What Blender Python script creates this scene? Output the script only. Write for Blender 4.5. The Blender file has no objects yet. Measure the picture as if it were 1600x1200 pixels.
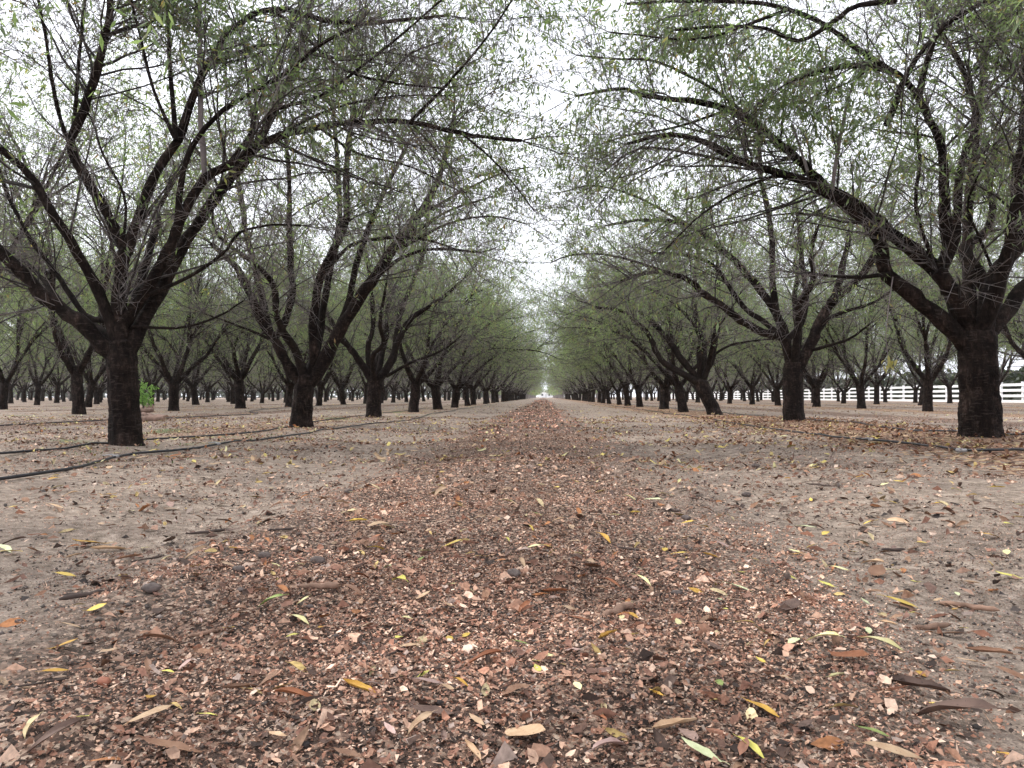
import bpy, math, random
import numpy as np
from mathutils import Matrix, Vector

# ------------------------------------------------------------------ camera, sky, sun, exposure
scene = bpy.context.scene
col = scene.collection
F = 1204.0                      # focal length in photo pixels (1600 x 1200)
CAM_H = 0.43
YAW = math.atan(50 / F)         # lane's vanishing point stands 50 px right of the centre
PITCH = math.atan(20 / F)       # horizon 20 px under the centre
cam_d = bpy.data.cameras.new('camera'); cam = bpy.data.objects.new('camera', cam_d); col.objects.link(cam)
cam_d.sensor_width = 36; cam_d.lens = 36 * F / 1600; cam_d.clip_start = 0.02; cam_d.clip_end = 4000
CAM_R = Matrix.Rotation(YAW, 3, 'Z') @ Matrix.Rotation(math.pi / 2 + PITCH, 3, 'X')
cam.matrix_world = Matrix.Translation((0, 0, CAM_H)) @ CAM_R.to_4x4()
scene.camera = cam

SUN_EL, SUN_AZ = 50, -72.5
world = bpy.data.worlds.new('World'); scene.world = world; world.use_nodes = True
wn, wl = world.node_tree.nodes, world.node_tree.links
wn.clear()
sky = wn.new('ShaderNodeTexSky'); sky.sky_type = 'NISHITA'; sky.sun_disc = False
sky.sun_elevation = math.radians(SUN_EL); sky.sun_rotation = math.radians(SUN_AZ)
sky.air_density = 1.0; sky.dust_density = 4.0; sky.ozone_density = 1.0
hsv = wn.new('ShaderNodeHueSaturation'); hsv.inputs['Saturation'].default_value = 0.10
wl.new(sky.outputs[0], hsv.inputs['Color'])
wmix = wn.new('ShaderNodeMix'); wmix.data_type = 'RGBA'          # an even cloud deck over the sky
wmix.inputs['Factor'].default_value = 0.6
wl.new(hsv.outputs[0], wmix.inputs['A']); wmix.inputs['B'].default_value = (7.8, 8.1, 9.0, 1)
bg = wn.new('ShaderNodeBackground'); bg.inputs['Strength'].default_value = 0.15
wo = wn.new('ShaderNodeOutputWorld')
wl.new(wmix.outputs['Result'], bg.inputs['Color']); wl.new(bg.outputs[0], wo.inputs['Surface'])

sun_d = bpy.data.lights.new('sun', 'SUN'); sun_d.energy = 1.5; sun_d.angle = math.radians(25); sun_d.color = (1, 0.97, 0.92)
sun = bpy.data.objects.new('sun', sun_d); col.objects.link(sun)
sun.rotation_euler = (math.radians(90 - SUN_EL), 0, math.radians(180 - SUN_AZ))
scene.view_settings.view_transform = 'Standard'; scene.view_settings.look = 'None'
scene.view_settings.exposure = 1.0; scene.view_settings.gamma = 1.0
scene.view_settings.use_curve_mapping = False
scene.render.engine = 'CYCLES'
scene.cycles.max_bounces = 6; scene.cycles.diffuse_bounces = 4; scene.cycles.transmission_bounces = 4
scene.cycles.adaptive_threshold = .02; scene.cycles.glossy_bounces = 2; scene.cycles.volume_bounces = 1

# ------------------------------------------------------------------ helpers
def ray(px, py):
    return CAM_R @ Vector(((px - 800) / F, -(py - 600) / F, -1.0))
def at_y(px, py, Y):
    d = ray(px, py); return np.array((d.x / d.y * Y, Y, CAM_H + d.z / d.y * Y))
def on_ground(px, py, z=0.0):
    d = ray(px, py); t = (z - CAM_H) / d.z
    p = np.array((d.x * t, d.y * t, z))
    return p
_wr = np.random.RandomState(5)
_W = [(_wr.uniform(0, 6.28), 2 * math.pi / l, _wr.uniform(0, 6.28), a) for l, a in
      ((2.7, .010), (1.9, .008), (1.1, .006), (.83, .005), (.55, .004), (.43, .003), (.31, .0025), (.23, .002), (.17, .0015), (.13, .0012))]
LANE = 7.5
XL, XR = -3.6, 3.95             # the two rows bordering the lane
def ground(x, y):
    x = np.asarray(x, float); y = np.asarray(y, float)
    h = np.zeros(np.broadcast(x, y).shape)
    near = np.clip(1 - (np.hypot(x, y) - 25) / 60, 0.15, 1)
    for a, k, p, amp in _W:
        h = h + amp * near * np.sin((x * math.cos(a) + y * math.sin(a)) * k + p + 1.3 * np.sin(k * .37 * (x * math.sin(a) - y * math.cos(a)) + p))
    h = h + .07 * np.exp(-((x - XR) / 1.3) ** 2) * np.clip(1.6 - y / 12, .15, 1)
    h0 = h; h = 0 * h0; fade = np.clip(1.15 - y / 40, .12, 1)
    m = .10 * np.sin(y * 1.3 + .5) + .06 * np.sin(y * 3.1)
    h = h + .018 * np.exp(-((x + .2) / .4) ** 2) + .028 * np.exp(-((x + .86 + m) / .10) ** 2) + .022 * np.exp(-((x - .52 + m) / .09) ** 2) + .016 * np.exp(-((x + 1.9 - m) / .14) ** 2) + .014 * np.exp(-((x - 1.5 - m) / .14) ** 2)
    h = h - .024 * np.exp(-((x + 1.3) / .3) ** 2) - .02 * np.exp(-((x - .95) / .25) ** 2)
    return h0 + h * fade
def drop(px, py):
    p = on_ground(px, py)
    for _ in range(4): p = on_ground(px, py, float(ground(p[0], p[1])))
    return p

TRI = {}
def mesh(name, V, Q, T=None, mats=(), smooth=True, colors=None, mat_idx=None):
    """mesh from arrays: V (n,3), Q quads (m,4), T tris (k,3)"""
    me = bpy.data.meshes.new(name)
    V = np.asarray(V, np.float32); Q = np.zeros((0, 4), np.int32) if Q is None or not len(Q) else np.asarray(Q, np.int32)
    T = np.zeros((0, 3), np.int32) if T is None or not len(T) else np.asarray(T, np.int32)
    TRI[name] = TRI.get(name, 0) + 2 * len(Q) + len(T)
    nf = len(Q) + len(T); nl = Q.size + T.size
    me.vertices.add(len(V)); me.loops.add(nl); me.polygons.add(nf)
    me.vertices.foreach_set('co', V.ravel())
    me.loops.foreach_set('vertex_index', np.concatenate((Q.ravel(), T.ravel())).astype(np.int32))
    st = np.concatenate((np.arange(len(Q)) * 4, Q.size + np.arange(len(T)) * 3)).astype(np.int32)
    me.polygons.foreach_set('loop_start', st)
    me.polygons.foreach_set('loop_total', np.concatenate((np.full(len(Q), 4), np.full(len(T), 3))).astype(np.int32))
    me.polygons.foreach_set('use_smooth', np.full(nf, smooth, dtype=bool))
    for m in mats: me.materials.append(m)
    if mat_idx is not None: me.polygons.foreach_set('material_index', np.asarray(mat_idx, np.int32))
    if colors is not None:
        at = me.color_attributes.new('Col', 'FLOAT_COLOR', 'POINT')
        c = np.ones((len(V), 4), np.float32); c[:, :3] = colors
        at.data.foreach_set('color', c.ravel())
    me.update(calc_edges=True)
    return me
class Geo:
    def __init__(s): s.V = []; s.Q = []; s.n = 0; s.C = []
    def add(s, V, Q, C=None):
        V = np.asarray(V, float).reshape(-1, 3); s.V.append(V); s.Q.append(np.asarray(Q).reshape(-1, 4) + s.n); s.n += len(V)
        if C is not None: s.C.append(C)
    def build(s, name, mats, smooth=True):
        return mesh(name, np.concatenate(s.V), np.concatenate(s.Q), None, mats, smooth, np.concatenate(s.C) if s.C else None)
def nrm(v): return v / np.maximum(np.linalg.norm(v, axis=-1, keepdims=True), 1e-9)
def tubes(P, R, S, faces=None):
    """P (M,K,3) centre lines, R (M,K) radii -> verts, quads"""
    P = np.asarray(P, float); R = np.asarray(R, float); M, K, _ = P.shape
    T = nrm(np.gradient(P, axis=1)) if K > 1 else P
    mean = nrm(P[:, -1] - P[:, 0])
    ref = np.where(np.abs(mean[:, 2:3]) < .8, np.array([[0, 0, 1.]]), np.array([[1., 0, 0]]))
    n1 = nrm(np.cross(T, ref[:, None, :])); n2 = np.cross(T, n1)
    a = np.arange(S) * 2 * math.pi / S
    V = P[:, :, None, :] + R[:, :, None, None] * (n1[:, :, None, :] * np.cos(a)[None, None, :, None] + n2[:, :, None, :] * np.sin(a)[None, None, :, None])
    k = np.arange(K - 1)[:, None] * S; s = np.arange(faces or S)[None, :]; s2 = (s + 1) % S
    q = np.stack((k + s, k + s2, k + S + s2, k + S + s), -1).reshape(-1, 4)
    Q = (np.arange(M)[:, None, None] * K * S + q[None]).reshape(-1, 4)
    return V.reshape(-1, 3), Q
def spline(pts, n):
    """catmull-rom resample to n points"""
    p = np.asarray(pts, float)
    if len(p) == 2: return p[0] + (p[1] - p[0]) * np.linspace(0, 1, n)[:, None]
    e = np.concatenate((2 * p[:1] - p[1:2], p, 2 * p[-1:] - p[-2:-1]))
    d = np.concatenate(([0], np.cumsum(np.linalg.norm(np.diff(p[:, :3], axis=0), axis=1))))
    u = np.linspace(0, d[-1], n); i = np.clip(np.searchsorted(d, u, 'right') - 1, 0, len(p) - 2)
    t = ((u - d[i]) / np.maximum(d[i + 1] - d[i], 1e-9))[:, None]
    a, b, c, f = e[i], e[i + 1], e[i + 2], e[i + 3]
    return .5 * (2 * b + (c - a) * t + (2 * a - 5 * b + 4 * c - f) * t ** 2 + (3 * b - a - 3 * c + f) * t ** 3)

def link(name, data, parent=None, loc=None, kind=None):
    o = bpy.data.objects.new(name, data); col.objects.link(o)
    if parent is not None: o.parent = parent
    if loc is not None: o.location = loc
    if kind: o['kind'] = kind
    return o
def tag(o, label, cat, group=None):
    o['label'] = label; o['category'] = cat
    if group: o['group'] = group
    return o

# ------------------------------------------------------------------ materials
def new_mat(name):
    m = bpy.data.materials.new(name); m.use_nodes = True
    n, l = m.node_tree.nodes, m.node_tree.links
    return m, n, l, n['Principled BSDF']
def ramp(n, stops, interp='LINEAR'):
    r = n.new('ShaderNodeValToRGB'); r.color_ramp.interpolation = interp
    e = r.color_ramp.elements
    while len(e) < len(stops): e.new(0.5)
    for i, (p, c) in enumerate(stops): e[i].position = p; e[i].color = (*c, 1)
    return r
def noise(n, l, vec, scale, detail=4, rough=.55):
    t = n.new('ShaderNodeTexNoise'); t.inputs['Scale'].default_value = scale; t.inputs['Detail'].default_value = detail
    t.inputs['Roughness'].default_value = rough
    if vec is not None: l.new(vec, t.inputs['Vector'])
    return t
def mixc(n, l, fac, a, b, blend='MIX'):
    m = n.new('ShaderNodeMix'); m.data_type = 'RGBA'; m.blend_type = blend
    for s, v in (('Factor', fac), ('A', a), ('B', b)):
        if hasattr(v, 'type') and hasattr(v, 'is_linked'): l.new(v, m.inputs[s])
        elif isinstance(v, tuple): m.inputs[s].default_value = (*v, 1)
        else: m.inputs[s].default_value = v
    return m.outputs['Result']
def math_n(n, l, op, a, b=None, clamp=False):
    m = n.new('ShaderNodeMath'); m.operation = op; m.use_clamp = clamp
    for i, v in enumerate((a, b)):
        if v is None: continue
        if hasattr(v, 'is_linked'): l.new(v, m.inputs[i])
        else: m.inputs[i].default_value = v
    return m.outputs[0]

def bark_mat(name, dark, mid, light, scale=1.0, bump=.6, patch=2.3, dash=.0):
    m, n, l, b = new_mat(name)
    tc = n.new('ShaderNodeTexCoord'); mp = n.new('ShaderNodeMapping'); l.new(tc.outputs['Object'], mp.inputs[0])
    mp.inputs['Scale'].default_value = (1, 1, .45)
    n1 = noise(n, l, mp.outputs[0], 28 * scale, 6, .65)
    n2 = noise(n, l, tc.outputs['Object'], 5 * scale, 3)
    v = n.new('ShaderNodeTexVoronoi'); v.feature = 'DISTANCE_TO_EDGE'; v.inputs['Scale'].default_value = 32 * scale; l.new(mp.outputs[0], v.inputs['Vector'])
    r = ramp(n, [(.32, dark), (.55, mid), (.78, light)]); l.new(n1.outputs['Fac'], r.inputs[0])
    r2 = ramp(n, [(.35, (.6, .55, .55)), (.52, (1.1, 1.05, 1.0)), (.68, (patch, patch * .94, patch * .9))]); l.new(n2.outputs['Fac'], r2.inputs[0])
    c = mixc(n, l, 1.0, r.outputs[0], r2.outputs[0], 'MULTIPLY')
    if dash:                                             # pale horizontal lenticels
        m3 = n.new('ShaderNodeMapping'); l.new(tc.outputs['Object'], m3.inputs[0]); m3.inputs['Scale'].default_value = (1, 1, 5.5)
        n3 = noise(n, l, m3.outputs[0], 13, 4, .6); rd = ramp(n, [(.56, (0, 0, 0)), (.66, (dash,) * 3)]); l.new(n3.outputs['Fac'], rd.inputs[0])
        c = mixc(n, l, rd.outputs[0], c, (.105, .082, .072))
    l.new(c, b.inputs['Base Color']); b.inputs['Roughness'].default_value = .9; b.inputs['Specular IOR Level'].default_value = .1
    rv = ramp(n, [(0, (0, 0, 0)), (.12, (1, 1, 1))]); l.new(v.outputs['Distance'], rv.inputs[0])
    h = mixc(n, l, .5, n1.outputs['Fac'], rv.outputs[0])
    bp = n.new('ShaderNodeBump'); bp.inputs['Strength'].default_value = bump; bp.inputs['Distance'].default_value = .02 / scale
    l.new(h, bp.inputs['Height']); l.new(bp.outputs[0], b.inputs['Normal'])
    return m
M_BARK = bark_mat('bark', (.006, .0045, .0042), (.016, .0115, .010), (.065, .047, .040), dash=.3)
M_LIMB = bark_mat('limb_bark', (.007, .0055, .005), (.019, .0145, .013), (.045, .035, .031), 1.6, .5, 1.5)
M_GREYBARK = bark_mat('grey_bark', (.07, .055, .05), (.14, .115, .105), (.27, .23, .21))
def plain(name, c, rough=.8, var=.35, scale=30):
    m, n, l, b = new_mat(name)
    tc = n.new('ShaderNodeTexCoord'); t = noise(n, l, tc.outputs['Object'], scale, 3)
    r = ramp(n, [(.3, tuple(x * (1 - var) for x in c)), (.7, tuple(min(1, x * (1 + var)) for x in c))]); l.new(t.outputs['Fac'], r.inputs[0])
    l.new(r.outputs[0], b.inputs['Base Color']); b.inputs['Roughness'].default_value = rough; b.inputs['Specular IOR Level'].default_value = .3
    return m
M_BRANCH = plain('branch_bark', (.045, .038, .036), .85, .5, 12)
M_TWIG = plain('twig_bark', (.185, .163, .158), .85, .45, 3)
M_PALE = plain('pale_shoot', (.20, .165, .16), .8, .3, 8)
def leaf_mat(name, stops, trans=.45):
    m, n, l, b = new_mat(name)
    n.remove(b); out = n['Material Output']
    g = n.new('ShaderNodeNewGeometry'); r = ramp(n, stops); l.new(g.outputs['Random Per Island'], r.inputs[0])
    d = n.new('ShaderNodeBsdfDiffuse'); t = n.new('ShaderNodeBsdfTranslucent'); gl = n.new('ShaderNodeBsdfGlossy'); gl.inputs['Roughness'].default_value = .45
    l.new(r.outputs[0], d.inputs['Color'])
    br = mixc(n, l, 1.0, r.outputs[0], (2.0, 2.15, 1.2), 'MULTIPLY'); l.new(br, t.inputs['Color'])
    ms = n.new('ShaderNodeMixShader'); ms.inputs[0].default_value = trans; l.new(d.outputs[0], ms.inputs[1]); l.new(t.outputs[0], ms.inputs[2])
    m2 = n.new('ShaderNodeMixShader'); m2.inputs[0].default_value = .05; l.new(ms.outputs[0], m2.inputs[1]); l.new(gl.outputs[0], m2.inputs[2])
    l.new(m2.outputs[0], out.inputs['Surface'])
    return m
M_LEAF = leaf_mat('almond_leaf', [(0, (.075, .105, .052)), (.5, (.125, .168, .088)), (.85, (.18, .225, .13)), (.97, (.21, .19, .08)), (1, (.2, .11, .05))], .6)
M_YLEAF = leaf_mat('yellow_leaf', [(0, (.26, .23, .08)), (1, (.34, .30, .14))])
M_GLEAF = leaf_mat('bright_leaf', [(0, (.11, .21, .05)), (1, (.2, .31, .10))], .5)
M_HEDGE = leaf_mat('hedge_leaf', [(0, (.018, .024, .014)), (1, (.04, .05, .03))], .2)

def vcol_mat(name, rough=.8, var=.25, scale=140, spec=.25):
    m, n, l, b = new_mat(name)
    a = n.new('ShaderNodeAttribute'); a.attribute_name = 'Col'
    tc = n.new('ShaderNodeTexCoord'); t = noise(n, l, tc.outputs['Object'], scale, 3)
    r = ramp(n, [(.3, (1 - var,) * 3), (.7, (1 + var,) * 3)]); l.new(t.outputs['Fac'], r.inputs[0])
    l.new(mixc(n, l, 1.0, a.outputs['Color'], r.outputs[0], 'MULTIPLY'), b.inputs['Base Color'])
    b.inputs['Roughness'].default_value = rough; b.inputs['Specular IOR Level'].default_value = spec
    return m
M_CHIP = vcol_mat('leaf_crumbs')

def fallen_mat(name, c1, c2, spot):
    m, n, l, b = new_mat(name)
    tc = n.new('ShaderNodeTexCoord'); oi = n.new('ShaderNodeObjectInfo')
    add = n.new('ShaderNodeVectorMath'); add.operation = 'ADD'; l.new(tc.outputs['Object'], add.inputs[0]); l.new(oi.outputs['Location'], add.inputs[1])
    t = noise(n, l, add.outputs[0], 3.0, 4); r = ramp(n, [(.35, c1), (.65, c2)]); l.new(t.outputs['Fac'], r.inputs[0])
    s = noise(n, l, add.outputs[0], 26, 2); rs = ramp(n, [(.66, (0, 0, 0)), (.74, (1, 1, 1))]); l.new(s.outputs['Fac'], rs.inputs[0])
    c = mixc(n, l, rs.outputs[0], r.outputs[0], spot)
    hv = n.new('ShaderNodeHueSaturation'); l.new(c, hv.inputs['Color'])
    mr = n.new('ShaderNodeMapRange'); mr.inputs['To Min'].default_value = .75; mr.inputs['To Max'].default_value = 1.25
    l.new(oi.outputs['Random'], mr.inputs['Value']); l.new(mr.outputs[0], hv.inputs['Value'])
    l.new(hv.outputs[0], b.inputs['Base Color']); b.inputs['Roughness'].default_value = .6; b.inputs['Specular IOR Level'].default_value = .3
    return m
KIND = {
    'yellow': ((.52, .34, .05), (.60, .45, .12), (.30, .16, .04)),
    'pale': ((.58, .52, .24), (.66, .60, .34), (.35, .25, .10)),
    'lime': ((.46, .42, .08), (.56, .50, .14), (.25, .25, .05)),
    'green': ((.14, .19, .05), (.24, .28, .09), (.10, .12, .04)),
    'palegreen': ((.42, .45, .24), (.50, .51, .31), (.3, .3, .15)),
    'amber': ((.42, .22, .035), (.50, .30, .06), (.16, .06, .02)),
    'tan': ((.38, .24, .14), (.50, .35, .22), (.18, .09, .05)),
    'pink': ((.34, .22, .19), (.42, .29, .25), (.18, .10, .08)),
    'brown': ((.17, .085, .05), (.25, .14, .085), (.08, .035, .02)),
    'dark': ((.07, .042, .032), (.13, .08, .06), (.04, .02, .015)),
    'rust': ((.20, .07, .03), (.28, .11, .05), (.09, .03, .015)),
}
FM = {k: fallen_mat('fallen_' + k, *v) for k, v in KIND.items()}

# ------------------------------------------------------------------ ground
def ground_mat():
    m, n, l, b = new_mat('orchard_soil')
    tc = n.new('ShaderNodeTexCoord'); P = tc.outputs['Object']
    sep = n.new('ShaderNodeSeparateXYZ'); l.new(P, sep.inputs[0])
    wob = noise(n, l, P, 1.1, 4); wob2 = noise(n, l, P, .25, 2)
    # lane coordinate: distance from the centre of each lane, repeated every row
    xw = math_n(n, l, 'ADD', sep.outputs['X'], math_n(n, l, 'MULTIPLY', math_n(n, l, 'SUBTRACT', wob.outputs['Fac'], .5), .5))
    fl = n.new('ShaderNodeMath'); fl.operation = 'PINGPONG'; fl.inputs[1].default_value = LANE / 2
    l.new(math_n(n, l, 'ADD', xw, .2 + 60 * LANE), fl.inputs[0]); u = fl.outputs[0]    # 0 lane centre .. 3.75 tree row
    def band(a, b_, src=u):
        mr = n.new('ShaderNodeMapRange'); mr.interpolation_type = 'SMOOTHSTEP'
        mr.inputs['From Min'].default_value = a; mr.inputs['From Max'].default_value = b_; l.new(src, mr.inputs['Value']); return mr.outputs[0]
    mul = math_n(n, l, 'SUBTRACT', 1.0, band(.45, .95))
    # soil
    s1 = noise(n, l, P, 22, 7, .7); s2 = noise(n, l, P, 2.3, 4); s3 = noise(n, l, P, 230, 3, .75)
    rs = ramp(n, [(.28, (.10, .080, .064)), (.5, (.255, .212, .174)), (.72, (.45, .385, .325))]); l.new(s1.outputs['Fac'], rs.inputs[0])
    r2 = ramp(n, [(.3, (.72, .70, .70)), (.7, (1.2, 1.18, 1.15))]); l.new(s2.outputs['Fac'], r2.inputs[0])
    soil = mixc(n, l, 1.0, rs.outputs[0], r2.outputs[0], 'MULTIPLY')
    r3 = ramp(n, [(.32, (.40, .37, .36)), (.68, (1.55, 1.5, 1.48))]); l.new(s3.outputs['Fac'], r3.inputs[0])
    soil = mixc(n, l, .8, soil, r3.outputs[0], 'MULTIPLY')
    # crumbled leaves: cells of brown, rust, tan
    v = n.new('ShaderNodeTexVoronoi'); v.inputs['Scale'].default_value = 130; v.inputs['Randomness'].default_value = 1
    mpv = n.new('ShaderNodeMapping'); mpv.inputs['Scale'].default_value = (1, .8, 1); l.new(P, mpv.inputs[0]); l.new(mpv.outputs[0], v.inputs['Vector'])
    sc = n.new('ShaderNodeSeparateColor'); l.new(v.outputs['Color'], sc.inputs[0])
    rv = ramp(n, [(0, (.02, .015, .013)), (.3, (.055, .037, .030)), (.55, (.14, .088, .067)), (.8, (.31, .205, .152)), (1, (.50, .38, .29))])
    l.new(sc.outputs[0], rv.inputs[0])
    v2 = n.new('ShaderNodeTexVoronoi'); v2.inputs['Scale'].default_value = 42; mp2 = n.new('ShaderNodeMapping'); mp2.inputs['Scale'].default_value = (1, .55, 1); l.new(P, mp2.inputs[0]); l.new(mp2.outputs[0], v2.inputs['Vector'])
    sc2 = n.new('ShaderNodeSeparateColor'); l.new(v2.outputs['Color'], sc2.inputs[0])
    rvb = ramp(n, [(0, (.06, .035, .026)), (.3, (.15, .075, .05)), (.6, (.25, .14, .095)), (.85, (.38, .26, .16)), (1, (.48, .36, .20))])
    l.new(sc2.outputs[0], rvb.inputs[0])
    crumbs = rv.outputs[0]
    f_m = math_n(n, l, 'MULTIPLY', mul, .93)
    c = mixc(n, l, f_m, soil, crumbs)
    # leaves gathered along the tree rows (only where the noise lets them)
    rowz = band(2.55, 3.1); pat = band(.42, .58, wob2.outputs['Fac']); pos = band(-.5, 1.5, sep.outputs['X'])
    lf = math_n(n, l, 'MULTIPLY', rowz, math_n(n, l, 'MAXIMUM', math_n(n, l, 'MULTIPLY', pat, .5), math_n(n, l, 'MULTIPLY', pos, .7)))
    sel = math_n(n, l, 'GREATER_THAN', math_n(n, l, 'MULTIPLY', lf, 1.25), sc2.outputs[1])
    c = mixc(n, l, math_n(n, l, 'MULTIPLY', sel, .9), c, rvb.outputs[0])
    # moss and weeds by the hoses
    g1 = noise(n, l, P, .9, 4, .6); gm = math_n(n, l, 'MULTIPLY', math_n(n, l, 'MULTIPLY', band(1.9, 2.7), band(.54, .68, g1.outputs['Fac'])), math_n(n, l, 'SUBTRACT', 1.0, math_n(n, l, 'MULTIPLY', pos, .75)))
    c = mixc(n, l, math_n(n, l, 'MULTIPLY', gm, .75), c, mixc(n, l, s1.outputs['Fac'], (.05, .075, .025), (.13, .17, .07)))
    l.new(c, b.inputs['Base Color']); b.inputs['Roughness'].default_value = .95; b.inputs['Specular IOR Level'].default_value = .12
    hb = n.new('ShaderNodeMath'); hb.operation = 'MULTIPLY_ADD'; l.new(sc.outputs[1], hb.inputs[0]); l.new(math_n(n, l, 'MULTIPLY', mul, .5), hb.inputs[1]); l.new(s1.outputs['Fac'], hb.inputs[2])
    bp = n.new('ShaderNodeBump'); bp.inputs['Strength'].default_value = .9; bp.inputs['Distance'].default_value = .012
    l.new(hb.outputs[0], bp.inputs['Height'])
    bp2 = n.new('ShaderNodeBump'); bp2.inputs['Strength'].default_value = .6; bp2.inputs['Distance'].default_value = .004
    l.new(s3.outputs['Fac'], bp2.inputs['Height']); l.new(bp.outputs[0], bp2.inputs['Normal']); l.new(bp2.outputs[0], b.inputs['Normal'])
    return m
M_GROUND = ground_mat()
def build_ground():
    s = np.linspace(-1, 1, 221); xs = 3.2 * np.sinh(s * 6.6) / 3.0
    xs = np.sign(xs) * np.abs(xs)                      # dense near the lane, sparse to the horizon
    t = np.linspace(0, 1, 280); ys = -6 + 6.6 * t / .12 * (t < .12) + (t >= .12) * (6.6 + .05 * 0)
    t2 = (t[t >= .12] - .12) / .88; ys[t >= .12] = .6 + .45 * (np.exp(t2 * 7.9) - 1)
    X, Y = np.meshgrid(xs, ys); Z = ground(X, Y)
    nx, ny = len(xs), len(ys); i = (np.arange(ny - 1)[:, None] * nx + np.arange(nx - 1)[None]).ravel()
    Q = np.stack((i, i + 1, i + nx + 1, i + nx), -1)
    me = mesh('ground', np.stack((X, Y, Z), -1).reshape(-1, 3), Q, None, [M_GROUND])
    link('ground', me, kind='structure')
build_ground()

# ------------------------------------------------------------------ trees
def trunk_geo(pts, rads, rng, sides=22, rings=22, flare=.22):
    """uneven trunk: flared foot, ridges and lumps"""
    p = spline(np.column_stack((pts, rads)), rings); c, r = p[:, :3], p[:, 3]
    a = np.arange(sides) * 2 * math.pi / sides
    t = np.linspace(0, 1, rings)[:, None]
    ph = rng.uniform(0, 6.28, 8)
    rr = r[:, None] * (1 + .05 * np.sin(2 * a + ph[0] + t * 1.5) + .045 * np.sin(3 * a + ph[1] - t * 2) + .03 * np.sin(5 * a + ph[2] + 3 * t)
                       + .028 * np.sin(9 * a + ph[3] + 5 * t) + .03 * np.sin(7 * t * 3 + ph[4] + np.sin(a + ph[5])) + .02 * rng.randn(rings, sides))
    rr = rr * (1 + flare * np.exp(-t * 11) * (1 + .35 * np.sin(4 * a + ph[6])))
    V = np.stack((c[:, 0:1] + rr * np.cos(a), c[:, 1:2] + rr * np.sin(a), c[:, 2:3] + 0 * rr), -1)
    k = np.arange(rings - 1)[:, None] * sides; s = np.arange(sides)[None]; s2 = (s + 1) % sides
    Q = np.stack((k + s, k + s2, k + sides + s2, k + sides + s), -1).reshape(-1, 4)
    # rounded crotch cap
    top = V[-1].mean(0) + np.array((0, 0, r[-1] * .35)); V = V.reshape(-1, 3); n0 = len(V)
    mid = (V[-sides:] * .55 + top * .45) + np.array((0, 0, r[-1] * .12))
    V = np.concatenate((V, mid, top[None]))
    b0 = (rings - 1) * sides; s = np.arange(sides); s2 = (s + 1) % sides
    Q = np.concatenate((Q, np.stack((b0 + s, b0 + s2, n0 + s2, n0 + s), -1)))
    e = s[::2]; Q = np.concatenate((Q, np.stack((n0 + e, n0 + (e + 1) % sides, n0 + (e + 2) % sides, np.full(len(e), n0 + sides)), -1)))
    return V, Q
def perp(T, rng):
    v = rng.randn(*T.shape); v = v - (v * T).sum(-1, keepdims=True) * T; return nrm(v)
def sample(P, R, dens, t0, rng, power=1.0):
    """positions on polylines P (M,K,3): returns pos, tangent, radius"""
    L = np.linalg.norm(np.diff(P, axis=1), axis=2).sum(1)
    cnt = np.floor(L * dens * (1 - t0) + rng.rand(len(P))).astype(int)
    idx = np.repeat(np.arange(len(P)), cnt)
    t = t0 + (1 - t0) * rng.rand(len(idx)) ** power * .999
    K = P.shape[1]; f = t * (K - 1); i = f.astype(int); w = (f - i)[:, None]
    pos = P[idx, i] * (1 - w) + P[idx, i + 1] * w; tan = nrm(P[idx, i + 1] - P[idx, i])
    rad = R[idx, i] * (1 - w[:, 0]) + R[idx, i + 1] * w[:, 0]
    return pos, tan, rad, t
def walk(pos, d, length, K, rng, jit, trop, droop=0.0):
    P = [pos]; step = (length / (K - 1))[:, None]
    for k in range(K - 1):
        P.append(P[-1] + d * step)
        d = nrm(d + rng.randn(*d.shape) * jit + np.array((0, 0, trop - droop * (k + 1) / K)))
    return np.stack(P, 1), d
UP = np.array((0, 0, 1.0))
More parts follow.
